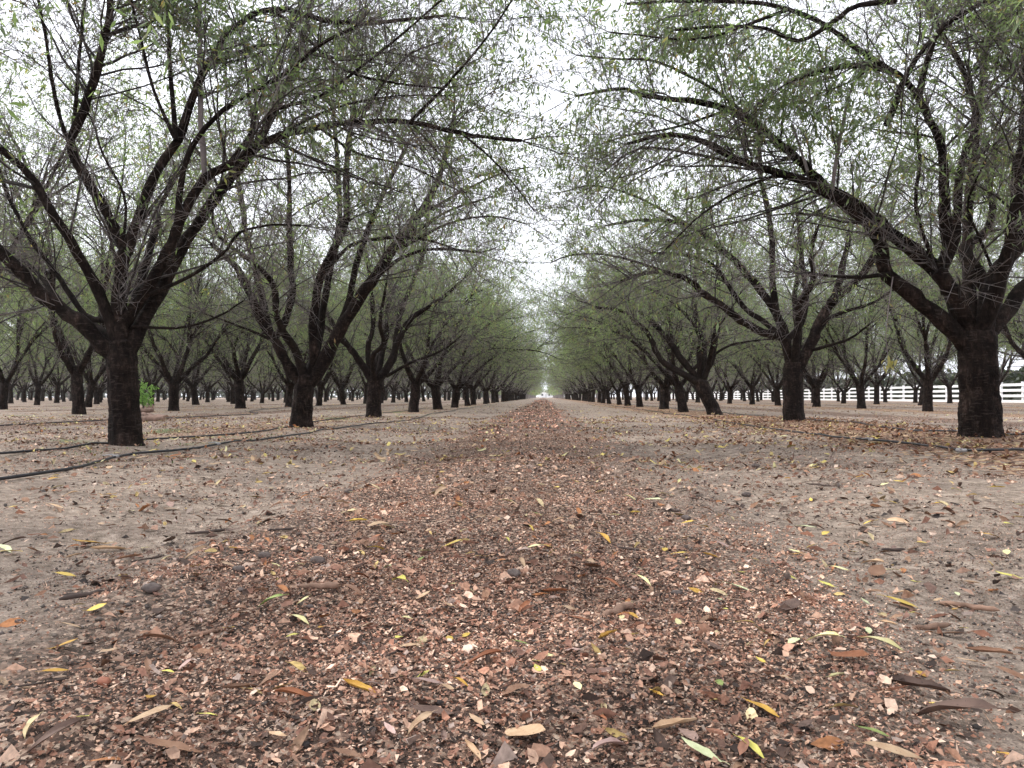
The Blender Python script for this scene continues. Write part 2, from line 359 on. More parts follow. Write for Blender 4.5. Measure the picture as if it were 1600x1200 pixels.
def ramify(limbs, lrads, rng, q=1.0, leaf=1.0, leafz=(1.6, 3.4), quads=2, floor=0.75, spur=1.0, thick=1.0, lsz=1.0, clear=.16, br=1.0, gap=None):
    """limbs: list of (n,3) centre lines -> branch geo, twig geo, leaf geo (local coordinates)"""
    n = 16
    LP = np.stack([spline(p, n) for p in limbs]); LR = np.stack([spline(np.column_stack((np.arange(len(r)), r, 0 * r)), n)[:, 1] for r in lrads])
    # first order: branches
    pos, tan, rad, t = sample(LP, LR, 9.0 * q ** .5, clear, rng, .8)
    endp, endt, endr = LP[:, -1], nrm(LP[:, -1] - LP[:, -2]), LR[:, -1]
    pos = np.concatenate((pos, np.repeat(endp, 4, 0))); tan = np.concatenate((tan, np.repeat(endt, 4, 0))); rad = np.concatenate((rad, np.repeat(endr, 4)))
    ise = np.concatenate((np.zeros(len(t)), np.ones(4 * len(endp)))).astype(bool)
    d = nrm(np.where(ise[:, None], 1.0, .55) * tan + np.where(ise[:, None], .4, .8) * perp(tan, rng) + UP * .10)
    ln = rng.uniform(.4, 1.55, len(pos)) * np.clip(rad / .02, .65, 1.2); ln[ise] = rng.uniform(.8, 1.7, ise.sum())
    B, _ = walk(pos, d, ln, 7, rng, .14, .05, .14)
    r0 = br * np.clip(rad * .5, .0042, .017) * rng.uniform(.55, 1.1, len(rad)); BR = r0[:, None] * np.linspace(1, .35, 7)[None]
    ok = B[:, -1, 2] > floor
    if gap is not None: ok &= ~((np.abs(B[:, -1, 0] + gap + .1) < .38) & (rng.rand(len(B)) < .45))      # the lane is kept open overhead
    B, BR = B[ok], BR[ok]
    # second order: twigs from branches and straight from limbs
    p2, t2, r2, _ = sample(B, BR, 10.5 * q, .06, rng)
    p2b, t2b, r2b, _ = sample(LP, LR, 10 * q, clear * .8, rng)
    p2 = np.concatenate((p2, p2b)); t2 = np.concatenate((t2, t2b)); r2 = np.concatenate((r2, r2b))
    d2 = nrm(.6 * t2 + .75 * perp(t2, rng) + UP * .08)
    l2 = rng.uniform(.14, .5, len(p2)) * rng.choice([1, 1, 1, 1.9], len(p2))
    Tw, td = walk(p2, d2, l2, 3, rng, .2, .03, .06)
    TR = np.clip(r2 * .5, .0019, .0036)[:, None] * np.linspace(1, .5, 3)[None] * thick
    ok = Tw[:, -1, 2] > floor * .85
    if gap is not None: ok &= ~((np.abs(Tw[:, -1, 0] + gap + .1) < .3) & (rng.rand(len(Tw)) < .35))
    Tw, TR, td = Tw[ok], TR[ok], td[ok]
    # third order: spurs
    p3, t3, r3, _ = sample(Tw, TR, 10 * q ** .3 * spur, .1, rng)
    d3 = nrm(.5 * t3 + .85 * perp(t3, rng)); l3 = rng.uniform(.03, .19, len(p3))
    S3, _ = walk(p3, d3, l3, 2, rng, 0, 0)
    p4, t4, r4, _ = sample(B, BR, 14 * q ** .3 * spur, .0, rng)          # stubby spurs along the branches
    d4 = perp(t4, rng); S4, _ = walk(p4, d4, rng.uniform(.02, .08, len(p4)), 2, rng, 0, 0)
    S = np.concatenate((S3, S4)); SR = np.concatenate((np.clip(r3 * .7, .0013, .0022), np.full(len(p4), .0024)))[:, None] * np.array((1, .6))[None] * thick
    gb, gt = Geo(), Geo()
    gb.add(*tubes(B, BR, 4)); gt.add(*tubes(Tw, TR, 3, 2)); gt.add(*tubes(S, SR, 3, 2))
    # leaves
    lp = np.concatenate((S3[:, 1], Tw[:, -1], Tw[:, 1], Tw[:, 2] * .5 + Tw[:, 1] * .5)); ld = np.concatenate((d3, td, td, td))
    pr = np.clip((lp[:, 2] - leafz[0]) / (leafz[1] - leafz[0]), 0.02, 1) * leaf
    clump = .5 + .5 * np.sin(lp[:, 0] * 2.1 + lp[:, 2] * 1.7) * np.sin(lp[:, 1] * 2.3 - lp[:, 2] * 1.3)
    keep = rng.rand(len(lp)) < pr / 3 * (.12 + 2.3 * clump ** 2); lp, ld = np.repeat(lp[keep], 3, 0), np.repeat(ld[keep], 3, 0)     # leaves come in tufts
    lp = lp + rng.randn(*lp.shape) * .022
    gl = Geo(); gl.add(*leaves(lp, nrm(ld * .5 + rng.randn(*ld.shape) * .35 - UP * .65), rng.uniform(.045, .085, len(lp)) * lsz, rng, quads))
    return gb, gt, gl
def leaves(p, d, L, rng, quads=2, wr=.26):
    side = perp(d, rng); nor = np.cross(d, side); L = L[:, None]; w = L * wr * .5
    if quads == 1:
        V = np.stack((p, p + d * L * .45 + side * w, p + d * L + nor * L * .08, p + d * L * .45 - side * w), 1)
        Q = np.arange(len(p))[:, None] * 4 + np.arange(4)[None]
    else:
        mid = nor * L * .09
        V = np.stack((p, p + d * L * .28 + side * w * .9 + mid, p + d * L * .65 + side * w * .8 + mid, p + d * L - nor * L * .05,
                      p + d * L * .65 - side * w * .8 + mid, p + d * L * .28 - side * w * .9 + mid), 1)
        b = np.arange(len(p))[:, None] * 6
        Q = np.stack((b + np.array((0, 1, 2, 3)), b + np.array((0, 3, 4, 5))), 1).reshape(-1, 4)
    return V.reshape(-1, 3), Q
def limb_mesh(pts, rads, rng, name='limb', mat=None, n=None, sides=9):
    n = n or max(8, len(pts) * 3)
    P = spline(pts, n); R = spline(np.column_stack((np.arange(len(rads)), rads, 0 * np.asarray(rads))), n)[:, 1]
    tl = np.linspace(0, 1, n); P = P + (np.minimum(tl * 4, 1) * R * .13)[:, None] * rng.randn(n, 3)      # knobbly, not a smooth hose
    R = np.maximum(R, .002) * (1 + .07 * rng.randn(n))
    V, Q = tubes(P[None], R[None], sides)
    cap = np.arange(sides); b = (n - 1) * sides
    Q = np.concatenate((Q, np.stack((b + cap[:-3:2], b + cap[1:-2:2], b + cap[2:-1:2], np.full(len(cap[:-3:2]), b + sides - 1)), -1)))
    return V, Q

# ---- trees traced from the photograph: limbs given as photo pixels at the tree's own distance
HEROES = []
def hero(px, X, base_r, trunk, limbs, label, seed, leaf=1.0, leafz=(1.6, 3.6), q=1.0, extra=(), pale=()):
    """trunk: [(px,py,r_px)...]; limbs: [(depth change at the end, [(px,py)...], r_px start, r_px end)]"""
    rng = np.random.RandomState(seed)
    d = ray(px, 620); Y = X * d.y / d.x; k = Y / F
    base = np.array((X, Y, float(ground(X, Y))))
    root = link('almond_tree', None, loc=base); root.empty_display_size = .3; tag(root, label, 'tree')
    tp = [at_y(a, b, Y) - base for a, b, r in trunk]; tr = [r * k for a, b, r in trunk]
    tp[0][2] = -.06
    V, Q = trunk_geo(tp, tr, rng, 44, 48, .2)
    link('trunk', mesh('trunk', V, Q, None, [M_BARK]), root)
    lp, lr = [], []
    for dy, pts, r0, r1 in limbs:
        n = len(pts); s = np.concatenate(([0], np.cumsum(np.hypot(*np.diff(np.array(pts, float), axis=0).T)))); s = s / s[-1]
        off0 = 0 if not isinstance(dy, tuple) else dy[0]; off1 = dy if not isinstance(dy, tuple) else dy[1]
        P = np.array([at_y(a, b, Y + off0 + (off1 - off0) * s[i]) - base for i, (a, b) in enumerate(pts)])
        R = np.array([r0 + (r1 - r0) * s[i] ** .8 for i in range(n)]) * k * .92
        lp.append(P); lr.append(R)
        ispale = pts[0] in pale
        V, Q = limb_mesh(P, R, rng, sides=10)
        link('limb', mesh('limb', V, Q, None, [M_PALE if ispale else (M_BARK if r0 > 8 else M_LIMB)]), root)
    lr = [np.abs(r) for r in lr]
    # limbs hidden from view that lead away and towards the camera, so that the crown is whole
    for az, el, ln in extra:
        a = math.radians(az); p0 = tp[-1]; pts = [p0 - np.array((0, 0, .1))]
        for i in range(1, 7):
            f = i / 6; pts.append(p0 + np.array((math.cos(a), math.sin(a), 0)) * ln * f * math.cos(math.radians(el)) * (1 + .3 * f) + UP * ln * (f * math.sin(math.radians(el)) * (1.25 - .25 * f)) + rng.randn(3) * .06)
        R = np.linspace(tr[-1] * .5, .012, 7); V, Q = limb_mesh(pts, R, rng)
        link('limb', mesh('limb', V, Q, None, [M_LIMB]), root); lp.append(np.array(pts)); lr.append(R)
    gb, gt, gl = ramify(lp, lr, rng, q, leaf, leafz, quads=1, clear=.33, br=.75, gap=base[0])
    link('branches', gb.build('branches', [M_BRANCH]), root, kind='stuff')
    link('twigs', gt.build('twigs', [M_TWIG]), root, kind='stuff')
    link('foliage', gl.build('foliage', [M_LEAF], False), root, kind='stuff')
    HEROES.append((X, Y))
    return root, base, Y

L1 = hero(197, XL, .16, [(196, 700, 24), (195, 660, 22.5), (192, 600, 22), (190, 560, 22), (190, 535, 19)], [
    (-.3, [(190, 560), (166, 545), (125, 503), (60, 455), (20, 412), (-15, 380), (-70, 330), (-130, 270)], 14, 7),
    (.5, [(182, 500), (140, 497), (112, 465), (90, 430), (45, 370), (15, 310), (0, 270), (-20, 200)], 5.5, 2.5),
    (.6, [(188, 545), (150, 510), (110, 490), (70, 440), (40, 410)], 8, 4),
    (.0, [(189, 560), (187, 480), (190, 425), (197, 388)], 15, 11),
    (-.3, [(197, 395), (165, 330), (130, 270), (110, 228), (120, 200), (145, 130), (165, 60), (172, 0), (176, -90)], 9.5, 5),
    (-.5, [(112, 232), (95, 190), (82, 130), (72, 60), (60, 0), (55, -60)], 4, 2),
    (-.2, [(113, 225), (122, 110), (133, 0), (138, -60)], 4, 2.5),
    (.2, [(197, 395), (220, 330), (245, 265), (280, 218), (295, 170), (320, 110), (350, 60), (400, 20), (450, 15), (500, 30), (570, 36), (640, 30), (700, 24)], 10, 2.5),
    (.4, [(275, 220), (266, 110), (262, 0), (258, -80)], 4.5, 2.5), (-.2, [(272, 215), (240, 140), (220, 60), (205, 0)], 3, 2),
    (.0, [(192, 388), (195, 310), (160, 240), (140, 180), (90, 120)], 2.6, 1.6),
    (.1, [(190, 510), (204, 490), (235, 445), (265, 385), (285, 340), (318, 283), (370, 250), (430, 215), (500, 198), (570, 191), (640, 191), (680, 199), (740, 212), (815, 220)], 11, 2.8),
    (1.3, [(196, 555), (210, 530), (224, 500), (262, 430), (285, 385), (320, 335), (350, 290), (400, 230), (440, 150), (470, 70), (490, -10)], 14, 4),
    ((.1, .2), [(320, 283), (315, 200), (312, 80), (312, -20)], 5, 3.5),
    (-.4, [(278, 345), (282, 290), (300, 230), (340, 180), (400, 140), (450, 112), (500, 70), (560, 40)], 6, 2.5),
    (-.5, [(235, 460), (300, 430), (350, 395), (372, 365), (420, 352), (470, 352)], 4, 1.6),
    (.3, [(205, 510), (280, 512), (340, 495), (380, 470)], 3.2, 1.4),
    ((.1, -.5), [(640, 191), (700, 130), (760, 60), (800, 0)], 3.2, 1.5), ((.1, .5), [(645, 195), (690, 245), (715, 275)], 2.2, 1.2),
    ((.1, .6), [(420, 218), (520, 170), (620, 150), (700, 150)], 3, 1.4), ((.2, -.3), [(430, 17), (480, 60), (540, 110), (620, 130), (690, 138)], 3.4, 1.5),
    ((.1, -.3), [(350, 265), (420, 180), (500, 150), (570, 100), (620, 60), (690, 0)], 4, 1.6), ((.3, .9), [(500, 200), (560, 240), (640, 260), (720, 300)], 3, 1.3), ((.1, .3), [(560, 192), (600, 130), (640, 85), (690, 65)], 3, 1.5),
    ((.1, .4), [(720, 207), (770, 250), (805, 290), (835, 330)], 2.4, 1.1),
    ((.2, 1.2), [(330, 100), (420, 70), (520, 90), (600, 82), (680, 95)], 4, 1.6),
], 'thick dark almond tree whose long limb arches over the lane from the mossy row', 11, leaf=.95, leafz=(1.5, 3.8), q=1.4,
    extra=((100, 55, 2.6), (230, 60, 2.6)), pale=((320, 283),))
R1 = hero(1532, XR, .2, [(1533, 688, 28), (1532, 650, 27), (1529, 600, 26), (1527, 555, 27), (1527, 520, 25)], [
    (-.2, [(1520, 545), (1490, 517), (1430, 465), (1387, 427), (1372, 372), (1345, 340), (1300, 305), (1260, 285), (1200, 265), (1150, 248), (1100, 222), (1044, 210), (980, 225)], 16, 2.5),
    (.3, [(1520, 530), (1505, 500), (1478, 442), (1450, 410), (1400, 371), (1362, 337), (1317, 307), (1272, 277), (1250, 251), (1209, 217), (1175, 191), (1137, 172), (1100, 161), (1010, 150), (972, 139), (900, 150)], 15, 2),
    (-.1, [(1522, 520), (1505, 490), (1490, 455), (1465, 425)], 15, 12),
    (-.3, [(1465, 432), (1480, 390), (1476, 330), (1473, 240), (1455, 190), (1430, 145), (1400, 115), (1340, 102), (1287, 110), (1230, 130)], 11, 3),
    (.5, [(1470, 425), (1492, 370), (1497, 290), (1510, 235), (1525, 180), (1500, 100), (1470, 50), (1440, -10)], 9, 4),
    (.2, [(1535, 530), (1545, 470), (1556, 430), (1576, 400), (1592, 360), (1595, 270), (1605, 190), (1615, 100)], 16, 9),
    (.6, [(1535, 530), (1560, 500), (1592, 460), (1625, 430), (1665, 400), (1720, 330)], 15, 8),
    (1.4, [(1528, 525), (1516, 470), (1512, 400), (1513, 330), (1520, 260), (1530, 180), (1540, 60)], 10, 6),
    ((-.1, -.6), [(1390, 428), (1340, 433), (1300, 431), (1258, 427)], 4, 2),
    ((-.3, -.7), [(1405, 118), (1330, 70), (1287, 37), (1231, 15), (1175, 4), (1062, 2), (980, 6)], 5, 2),
    ((-.3, -.5), [(1435, 150), (1460, 60), (1500, 25), (1545, 0), (1600, -40)], 6, 3),
    ((-.3, -.2), [(1385, 195), (1420, 110), (1450, 70)], 6, 4),
    ((.3, .1), [(1190, 200), (1130, 150), (1080, 120), (1020, 95), (960, 92), (900, 86)], 3.5, 1.5),
    ((-.6, -.4), [(1400, 0), (1336, 10), (1302, 34), (1250, 64), (1197, 45), (1137, 41), (1055, 47)], 4.5, 2),
    ((-.1, .3), [(1260, 285), (1180, 262), (1080, 240), (1000, 232), (940, 270)], 4, 1.5),
    ((-.1, -.4), [(1220, 270), (1150, 300), (1090, 340), (1040, 390)], 3.2, 1.3),
    ((.1, -.4), [(1475, 450), (1432, 330), (1438, 250), (1430, 200)], 4, 2.5),
    ((-.1, -.2), [(1300, 300), (1308, 240), (1322, 170), (1326, 150)], 3.4, 2.6),
    ((-.1, .1), [(1262, 268), (1245, 215), (1238, 195)], 2.6, 1.8),
    ((.3, .6), [(1137, 172), (1050, 200), (980, 212), (930, 228)], 3, 1.4), ((-.6, -.4), [(1231, 15), (1100, 60), (1000, 55), (950, 50)], 3, 1.4),
    ((.2, -.4), [(1556, 435), (1530, 370), (1512, 320), (1540, 250)], 3, 1.5),
], 'thick cracked-bark almond tree with heavy low limbs standing in deep brown leaves', 23, leaf=1.9, leafz=(1.4, 3.6), q=1.25,
    extra=((60, 55, 2.5), (280, 62, 2.6)), pale=((1300, 300), (1262, 268)))
L2 = hero(470, XL, .15, [(470, 669, 18), (471, 650, 17), (474, 615, 16), (478, 588, 15)], [
    (-.3, [(474, 600), (463, 590), (446, 565), (428, 530), (406, 499), (395, 468), (370, 420), (330, 380)], 10, 4),
    (-.5, [(428, 532), (446, 499), (457, 459), (454, 415), (452, 349), (452, 282), (445, 200)], 7, 2.5),
    (.4, [(419, 515), (404, 437), (386, 371), (379, 318), (360, 240)], 8, 3),
    (-.2, [(482, 598), (490, 560), (490, 503), (499, 437), (525, 380), (541, 340), (541, 274), (547, 212), (555, 140)], 9.5, 3.5),
    (.6, [(486, 590), (503, 503), (512, 437), (530, 349), (528, 260), (520, 170)], 8, 3),
    (.0, [(484, 600), (500, 575), (521, 534), (556, 477), (587, 428), (609, 397), (653, 340), (690, 265), (710, 180)], 12.5, 3.5),
    (-.6, [(566, 460), (609, 415), (653, 393), (697, 389), (750, 395)], 4, 1.8),
    (-.7, [(512, 420), (547, 384), (583, 375), (618, 371), (666, 375), (720, 392)], 4, 1.6),
    (.5, [(590, 425), (640, 370), (700, 330), (760, 310)], 4, 1.6),
    (.8, [(520, 535), (545, 470), (560, 400), (600, 300), (640, 220)], 7, 3),
    (-.3, [(432, 535), (400, 520), (360, 505), (320, 490)], 3, 1.5), (.5, [(653, 340), (720, 300), (780, 272), (822, 262)], 3.4, 1.3), (-.3, [(609, 397), (700, 350), (770, 338), (822, 350)], 3.2, 1.2),
], 'dark almond tree with bunched upright limbs, first beyond the thick dark tree', 35, leaf=1.15, leafz=(1.6, 3.6), q=1.1,
    extra=((90, 58, 2.4), (250, 55, 2.5)))
L3 = hero(585, XL, .13, [(584, 654, 11.5), (584, 630, 10.5), (586, 595, 10.5)], [
    (-.3, [(582, 600), (574, 583), (557, 557), (540, 535), (520, 505), (500, 470)], 7, 3),
    (.2, [(581, 600), (577, 578), (575, 540), (583, 512), (580, 450), (570, 380)], 5, 2.5),
    (.1, [(589, 600), (595, 589), (608, 569), (622, 535), (639, 501), (667, 481), (690, 466), (720, 440)], 7, 2.5),
    (.7, [(600, 585), (616, 557), (619, 526), (625, 493), (639, 456), (660, 400), (670, 330)], 6, 2.5),
    (-.5, [(604, 588), (640, 568), (690, 548), (720, 525)], 3, 1.5),
    (1., [(588, 596), (600, 540), (610, 470), (640, 400)], 6, 2.5),
], 'slim-limbed almond tree with a V fork beyond the bunched-limb tree', 47, leaf=1.5, leafz=(1.6, 3.4), q=1.1,
    extra=((80, 55, 2.5), (200, 50, 2.5), (290, 55, 2.6)))
R2 = hero(1240, XR, .15, [(1241, 662, 15.5), (1240, 630, 15), (1239, 590, 14.5), (1240, 568, 14)], [
    (-.1, [(1236, 580), (1232, 556), (1228, 537), (1222, 526), (1190, 519), (1155, 498), (1127, 477), (1102, 460), (1078, 439), (1050, 428), (1015, 425), (970, 440)], 9, 2.5),
    (.3, [(1230, 545), (1228, 528), (1218, 502), (1204, 474), (1176, 439), (1148, 407), (1120, 383), (1085, 358), (1050, 346), (997, 344), (950, 352)], 8, 2),
    (-.2, [(1216, 500), (1207, 446), (1207, 397), (1202, 337), (1190, 285), (1185, 200)], 6, 3),
    (.2, [(1244, 580), (1253, 562), (1267, 540), (1284, 502), (1305, 467), (1337, 439), (1358, 411), (1390, 350)], 10.5, 4),
    (.8, [(1300, 475), (1309, 446), (1323, 390), (1330, 355), (1345, 280)], 6, 3),
    (.9, [(1231, 530), (1253, 502), (1260, 460), (1253, 404), (1245, 320)], 6, 3),
    (-.5, [(1262, 549), (1295, 540), (1330, 528), (1360, 505)], 3.2, 1.5),
    (-.6, [(1284, 505), (1310, 490), (1360, 475), (1400, 450)], 3.5, 1.6),
    (.5, [(1221, 526), (1190, 500), (1160, 478), (1120, 420), (1080, 400), (1020, 395)], 5, 2), (.2, [(1085, 358), (1000, 310), (930, 290), (878, 300)], 3.2, 1.2), (-.3, [(1050, 428), (960, 400), (895, 398), (862, 410)], 3, 1.1),
], 'upright almond tree with spreading limbs between the leaning tree and the thick cracked-bark tree', 59, leaf=1.9, leafz=(1.2, 3.2), q=1.0,
    extra=((70, 58, 2.5), (265, 58, 2.5)))
R3 = hero(1108, XR, .13, [(1119, 650, 12), (1112, 634, 11.5), (1103, 617, 11.5), (1095, 596, 11)], [
    (-.3, [(1096, 603), (1085, 595), (1050, 575), (1029, 558), (1015, 526), (997, 505), (970, 485), (930, 480)], 6.5, 2.2),
    (.3, [(1094, 600), (1085, 585), (1064, 561), (1043, 530), (1018, 502), (980, 470), (940, 440)], 6.5, 2.2),
    (-.2, [(1094, 600), (1092, 554), (1094, 530), (1081, 502), (1060, 481), (1032, 460), (990, 445)], 4.5, 2),
    (.4, [(1096, 600), (1104, 580), (1113, 558), (1120, 516), (1124, 470), (1120, 400)], 6, 2.5),
    (-.4, [(1108, 560), (1140, 540), (1180, 532), (1210, 530)], 2.5, 1.5),
    (.8, [(1096, 598), (1100, 550), (1085, 480), (1090, 400), (1100, 320)], 5.5, 2.5),
], 'almond tree whose trunk leans outwards, its limbs sweeping towards the lane', 61, leaf=1.9, leafz=(1.2, 3.2), q=1.1,
    extra=((70, 55, 2.6), (290, 55, 2.4)))

# ---- one procedural almond tree per variant
def make_variant(seed, q, quads, far=False, leaf=1.0):
    rng = np.random.RandomState(seed)
    th = rng.uniform(.8, 1.0); lean = rng.uniform(-.12, .12, 2); r = rng.uniform(.135, .165)
    tp = [np.array((0, 0, -.06)), np.array((lean[0] * .4, lean[1] * .4, th * .4)), np.array((lean[0], lean[1], th))]
    trunk = trunk_geo(tp, [r * 1.05, r * .95, r * .98], rng, 12 if far else 20, 8 if far else 20)
    ns = rng.choice([4, 5]); a0 = rng.uniform(0, 6.28); limbs = []; allp, allr = [], []
    for i in range(ns):
        az = a0 + i * 2 * math.pi / ns + rng.uniform(-.25, .25)
        el = rng.uniform(38, 58); g = []
        p = tp[-1] + np.array((math.cos(az), math.sin(az), 0)) * r * .3 - UP * .12
        def run(p, az, el, ln, r0, r1, bend, n=6):
            pts = [p]; a, e = az, math.radians(el)
            for k in range(n):
                s = ln / n; p = p + s * np.array((math.cos(a) * math.cos(e), math.sin(a) * math.cos(e), math.sin(e)))
                pts.append(p); e += bend / n + rng.randn() * .06; a += rng.randn() * .09
            return np.array(pts), np.linspace(r0, r1, n + 1), a, math.degrees(e)
        P, R, a1, e1 = run(p, az, el, rng.uniform(1.0, 1.5), r * .54, r * .36, rng.uniform(-.1, .3), 4)
        g.append((P, R))
        for s in range(rng.choice([2, 3])):
            sp = (-1, 1, 0)[s]; out = rng.rand() < .55
            P2, R2, a2, e2 = run(P[-1] - (P[-1] - P[-2]) * .15, a1 + sp * rng.uniform(.3, .7), e1 + rng.uniform(-8, 22), rng.uniform(2.6, 4.0), r * .31, .012,
                                 rng.uniform(-1.3, -.75) if out else rng.uniform(-.35, .25), 7)
            g.append((P2, R2))
            for z in range(3):
                k = rng.randint(1, 6)
                P3, R3_, _, _ = run(P2[k], a2 + rng.uniform(-1.2, 1.2), e2 * .3 + rng.uniform(15, 60), rng.uniform(1.0, 2.3), R2[k] * .6, .008, rng.uniform(-.8, .2), 5)
                g.append((P3, R3_))
        limbs.append(g)
        for P_, R_ in g: allp.append(P_); allr.append(R_)
    gb, gt, gl = ramify(allp, allr, rng, q, leaf, (1.2, 3.0), quads, floor=.85, spur=.7, thick=1.5 if far else 1.1, lsz=1.7 if far else 1.05)
    lg = []
    for g in limbs:
        G = Geo()
        for P_, R_ in g: G.add(*limb_mesh(P_, R_, rng, n=9, sides=5 if far else 8))
        lg.append(G)
    if far:
        T = Geo(); T.add(*trunk)
        for G in lg: T.add(np.concatenate(G.V), np.concatenate(G.Q))
        Vb, Qb = np.concatenate(gb.V + gt.V), []
        o = 0
        for v, qd in list(zip(gb.V, gb.Q)): Qb.append(qd)
        for qd in gt.Q: Qb.append(qd + gb.n)
        Vl = np.concatenate(gl.V); Ql = np.concatenate(gl.Q) + len(Vb)
        Qb = np.concatenate(Qb)
        crown = mesh('crown', np.concatenate((Vb, Vl)), np.concatenate((Qb, Ql)), None, [M_TWIG, M_LEAF], True, None, np.concatenate((np.zeros(len(Qb)), np.ones(len(Ql)))))
        return dict(trunk=T.build('trunk', [M_BARK]), crown=crown)
    T = Geo(); T.add(*trunk)
    return dict(trunk=T.build('trunk', [M_BARK]), limbs=[G.build('limb', [M_BARK]) for G in lg], branches=gb.build('branches', [M_BRANCH]),
                twigs=gt.build('twigs', [M_TWIG]), foliage=gl.build('foliage', [M_LEAF], False))
NEARV = [make_variant(100 + i, .56, 1, leaf=2.4) for i in range(3)]
FARV = [make_variant(200 + i, .22, 1, True, 1.7) for i in range(3)]
for v in FARV: pass

rr = random.Random(77)
spots = []
def visible(x, y, m=2.8):
    if y < 1: return False
    return -(.72 * y) - m < x < .60 * y + m
for k in range(-16, 4):
    X = (XR + (k) * LANE) if k >= 0 else (XL + (k + 1) * LANE)
    for j in range(-1, 70):
        Y = 1.65 + 4.87 * j + (.35 if X > 0 else 0) + (0 if k in (-1, 0) else rr.uniform(0, .6) + (k * 1.7) % 4.8)
        x = X + rr.uniform(-.14, .14); Y += rr.uniform(-.12, .12)
        if k in (-1, 0):
            if any(abs(x - hx) < 1 and abs(Y - hy) < 2.4 for hx, hy in HEROES): continue
            if Y < 0: continue
        elif not visible(x, Y): continue
        if Y > 330: continue
        dist = math.hypot(x, Y)
        if k not in (-2, -1, 0, 1) and dist > 150: continue
        spots.append((dist, x, Y, k))
spots.sort()
ORD = ['first', 'second', 'third', 'fourth', 'fifth', 'sixth', 'seventh', 'eighth', 'ninth', 'tenth', 'eleventh', 'twelfth', 'thirteenth', 'fourteenth', 'fifteenth']
seen = {-1: 0, 0: 0}
ind, rest = spots[:288], spots[288:]
for i, (dist, x, y, k) in enumerate(ind):
    if k in (-1, 0):
        side = ('mossy side', 'fence side')[k + 1]; mark = ('slim V-forked tree', 'leaning tree')[k + 1]; grp = f'trees along the {side} of the lane'
        if y < 5: lab = f'almond tree reaching overhead from before the thick tree on the lane {side}'
        elif seen[k] < 15: lab = f'dark almond tree, {ORD[seen[k]]} beyond the {mark} on the lane {side}'; seen[k] += 1
        else: lab = f'small distant almond tree towards the far end of the lane {side}'
    elif k > 0: lab, grp = f'almond tree in the {ORD[k - 1]} row behind the leaning tree, before the white fence', 'trees in the rows before the white fence'
    else: lab, grp = f'almond tree in the {ORD[min(-k - 2, 14)]} row behind the mossy tree row', 'trees in the deep rows behind the mossy row'
    root = link('almond_tree', None, loc=(x, y, float(ground(x, y)))); root.empty_display_size = .3
    root.rotation_euler.z = rr.uniform(0, 6.283); s = rr.uniform(.86, 1.08) if k not in (-1, 0) else rr.uniform(.86, .98); root.scale = (s, s, s * (rr.uniform(1.0, 1.14) if k in (-1, 0) else rr.uniform(1.05, 1.28)))
    root.rotation_euler.x = rr.gauss(0, .045); root.rotation_euler.y = rr.gauss(0, .045)
    tag(root, lab, 'tree', grp)
    if dist < 48:
        v = NEARV[(i * 3 + rr.randrange(2)) % len(NEARV)]
        link('trunk', v['trunk'], root)
        for lm in v['limbs']: link('limb', lm, root)
        link('branches', v['branches'], root, kind='stuff'); link('twigs', v['twigs'], root, kind='stuff'); link('foliage', v['foliage'], root, kind='stuff')
    else:
        v = FARV[rr.randrange(len(FARV))]
        link('trunk', v['trunk'], root); link('crown', v['crown'], root, kind='stuff')
# the rest of the orchard, far down the rows: one mass
def far_orchard():
    rng = np.random.RandomState(9); g = Geo(); gl = Geo()
    for d, x, y, k in rest:
        h = rng.uniform(.85, 1.0); base = np.array((x, y, 0))
        P = [base - UP * .05, base + UP * h * .5, base + UP * h]; g.add(*tubes(np.array([P]), np.array([[.17, .15, .15]]), 6))
        N = 7; a = rng.uniform(0, 6.28, N); e = rng.uniform(.5, 1.2, N); ln = rng.uniform(2.6, 4.4, N)
        p0 = np.repeat((base + UP * h)[None], N, 0); dd = np.stack((np.cos(a) * np.cos(e), np.sin(a) * np.cos(e), np.sin(e)), -1)
        W, _ = walk(p0, dd, ln, 5, rng, .12, 0, .25); g.add(*tubes(W, np.repeat(np.linspace(.07, .015, 5)[None], N, 0), 3))
        b = W[:, rng.randint(1, 5, 8)].reshape(-1, 3)
        W2, _ = walk(b, nrm(rng.randn(len(b), 3) + UP * .1), rng.uniform(.6, 1.5, len(b)), 3, rng, .1, 0); g.add(*tubes(W2, np.repeat(np.array(((.024, .018, .008),)), len(b), 0), 3, 2))
        lp = W2[:, 1:].reshape(-1, 3); lp = np.concatenate((lp, lp)) + rng.randn(len(lp) * 2, 3) * .22; lp = lp[lp[:, 2] > 1.1]
        gl.add(*leaves(lp, nrm(rng.randn(len(lp), 3) - UP), rng.uniform(.22, .45, len(lp)), rng, 1, .4))
    V = np.concatenate(g.V + gl.V); Q1 = np.concatenate(g.Q); Q2 = np.concatenate(gl.Q) + g.n
    me = mesh('far_orchard', V, np.concatenate((Q1, Q2)), None, [M_TWIG, M_LEAF], True, None, np.concatenate((np.zeros(len(Q1)), np.ones(len(Q2)))))
    o = link('far_orchard', me, kind='stuff'); tag(o, 'distant mass of almond trees at the far ends of the rows', 'orchard')
if rest: far_orchard()

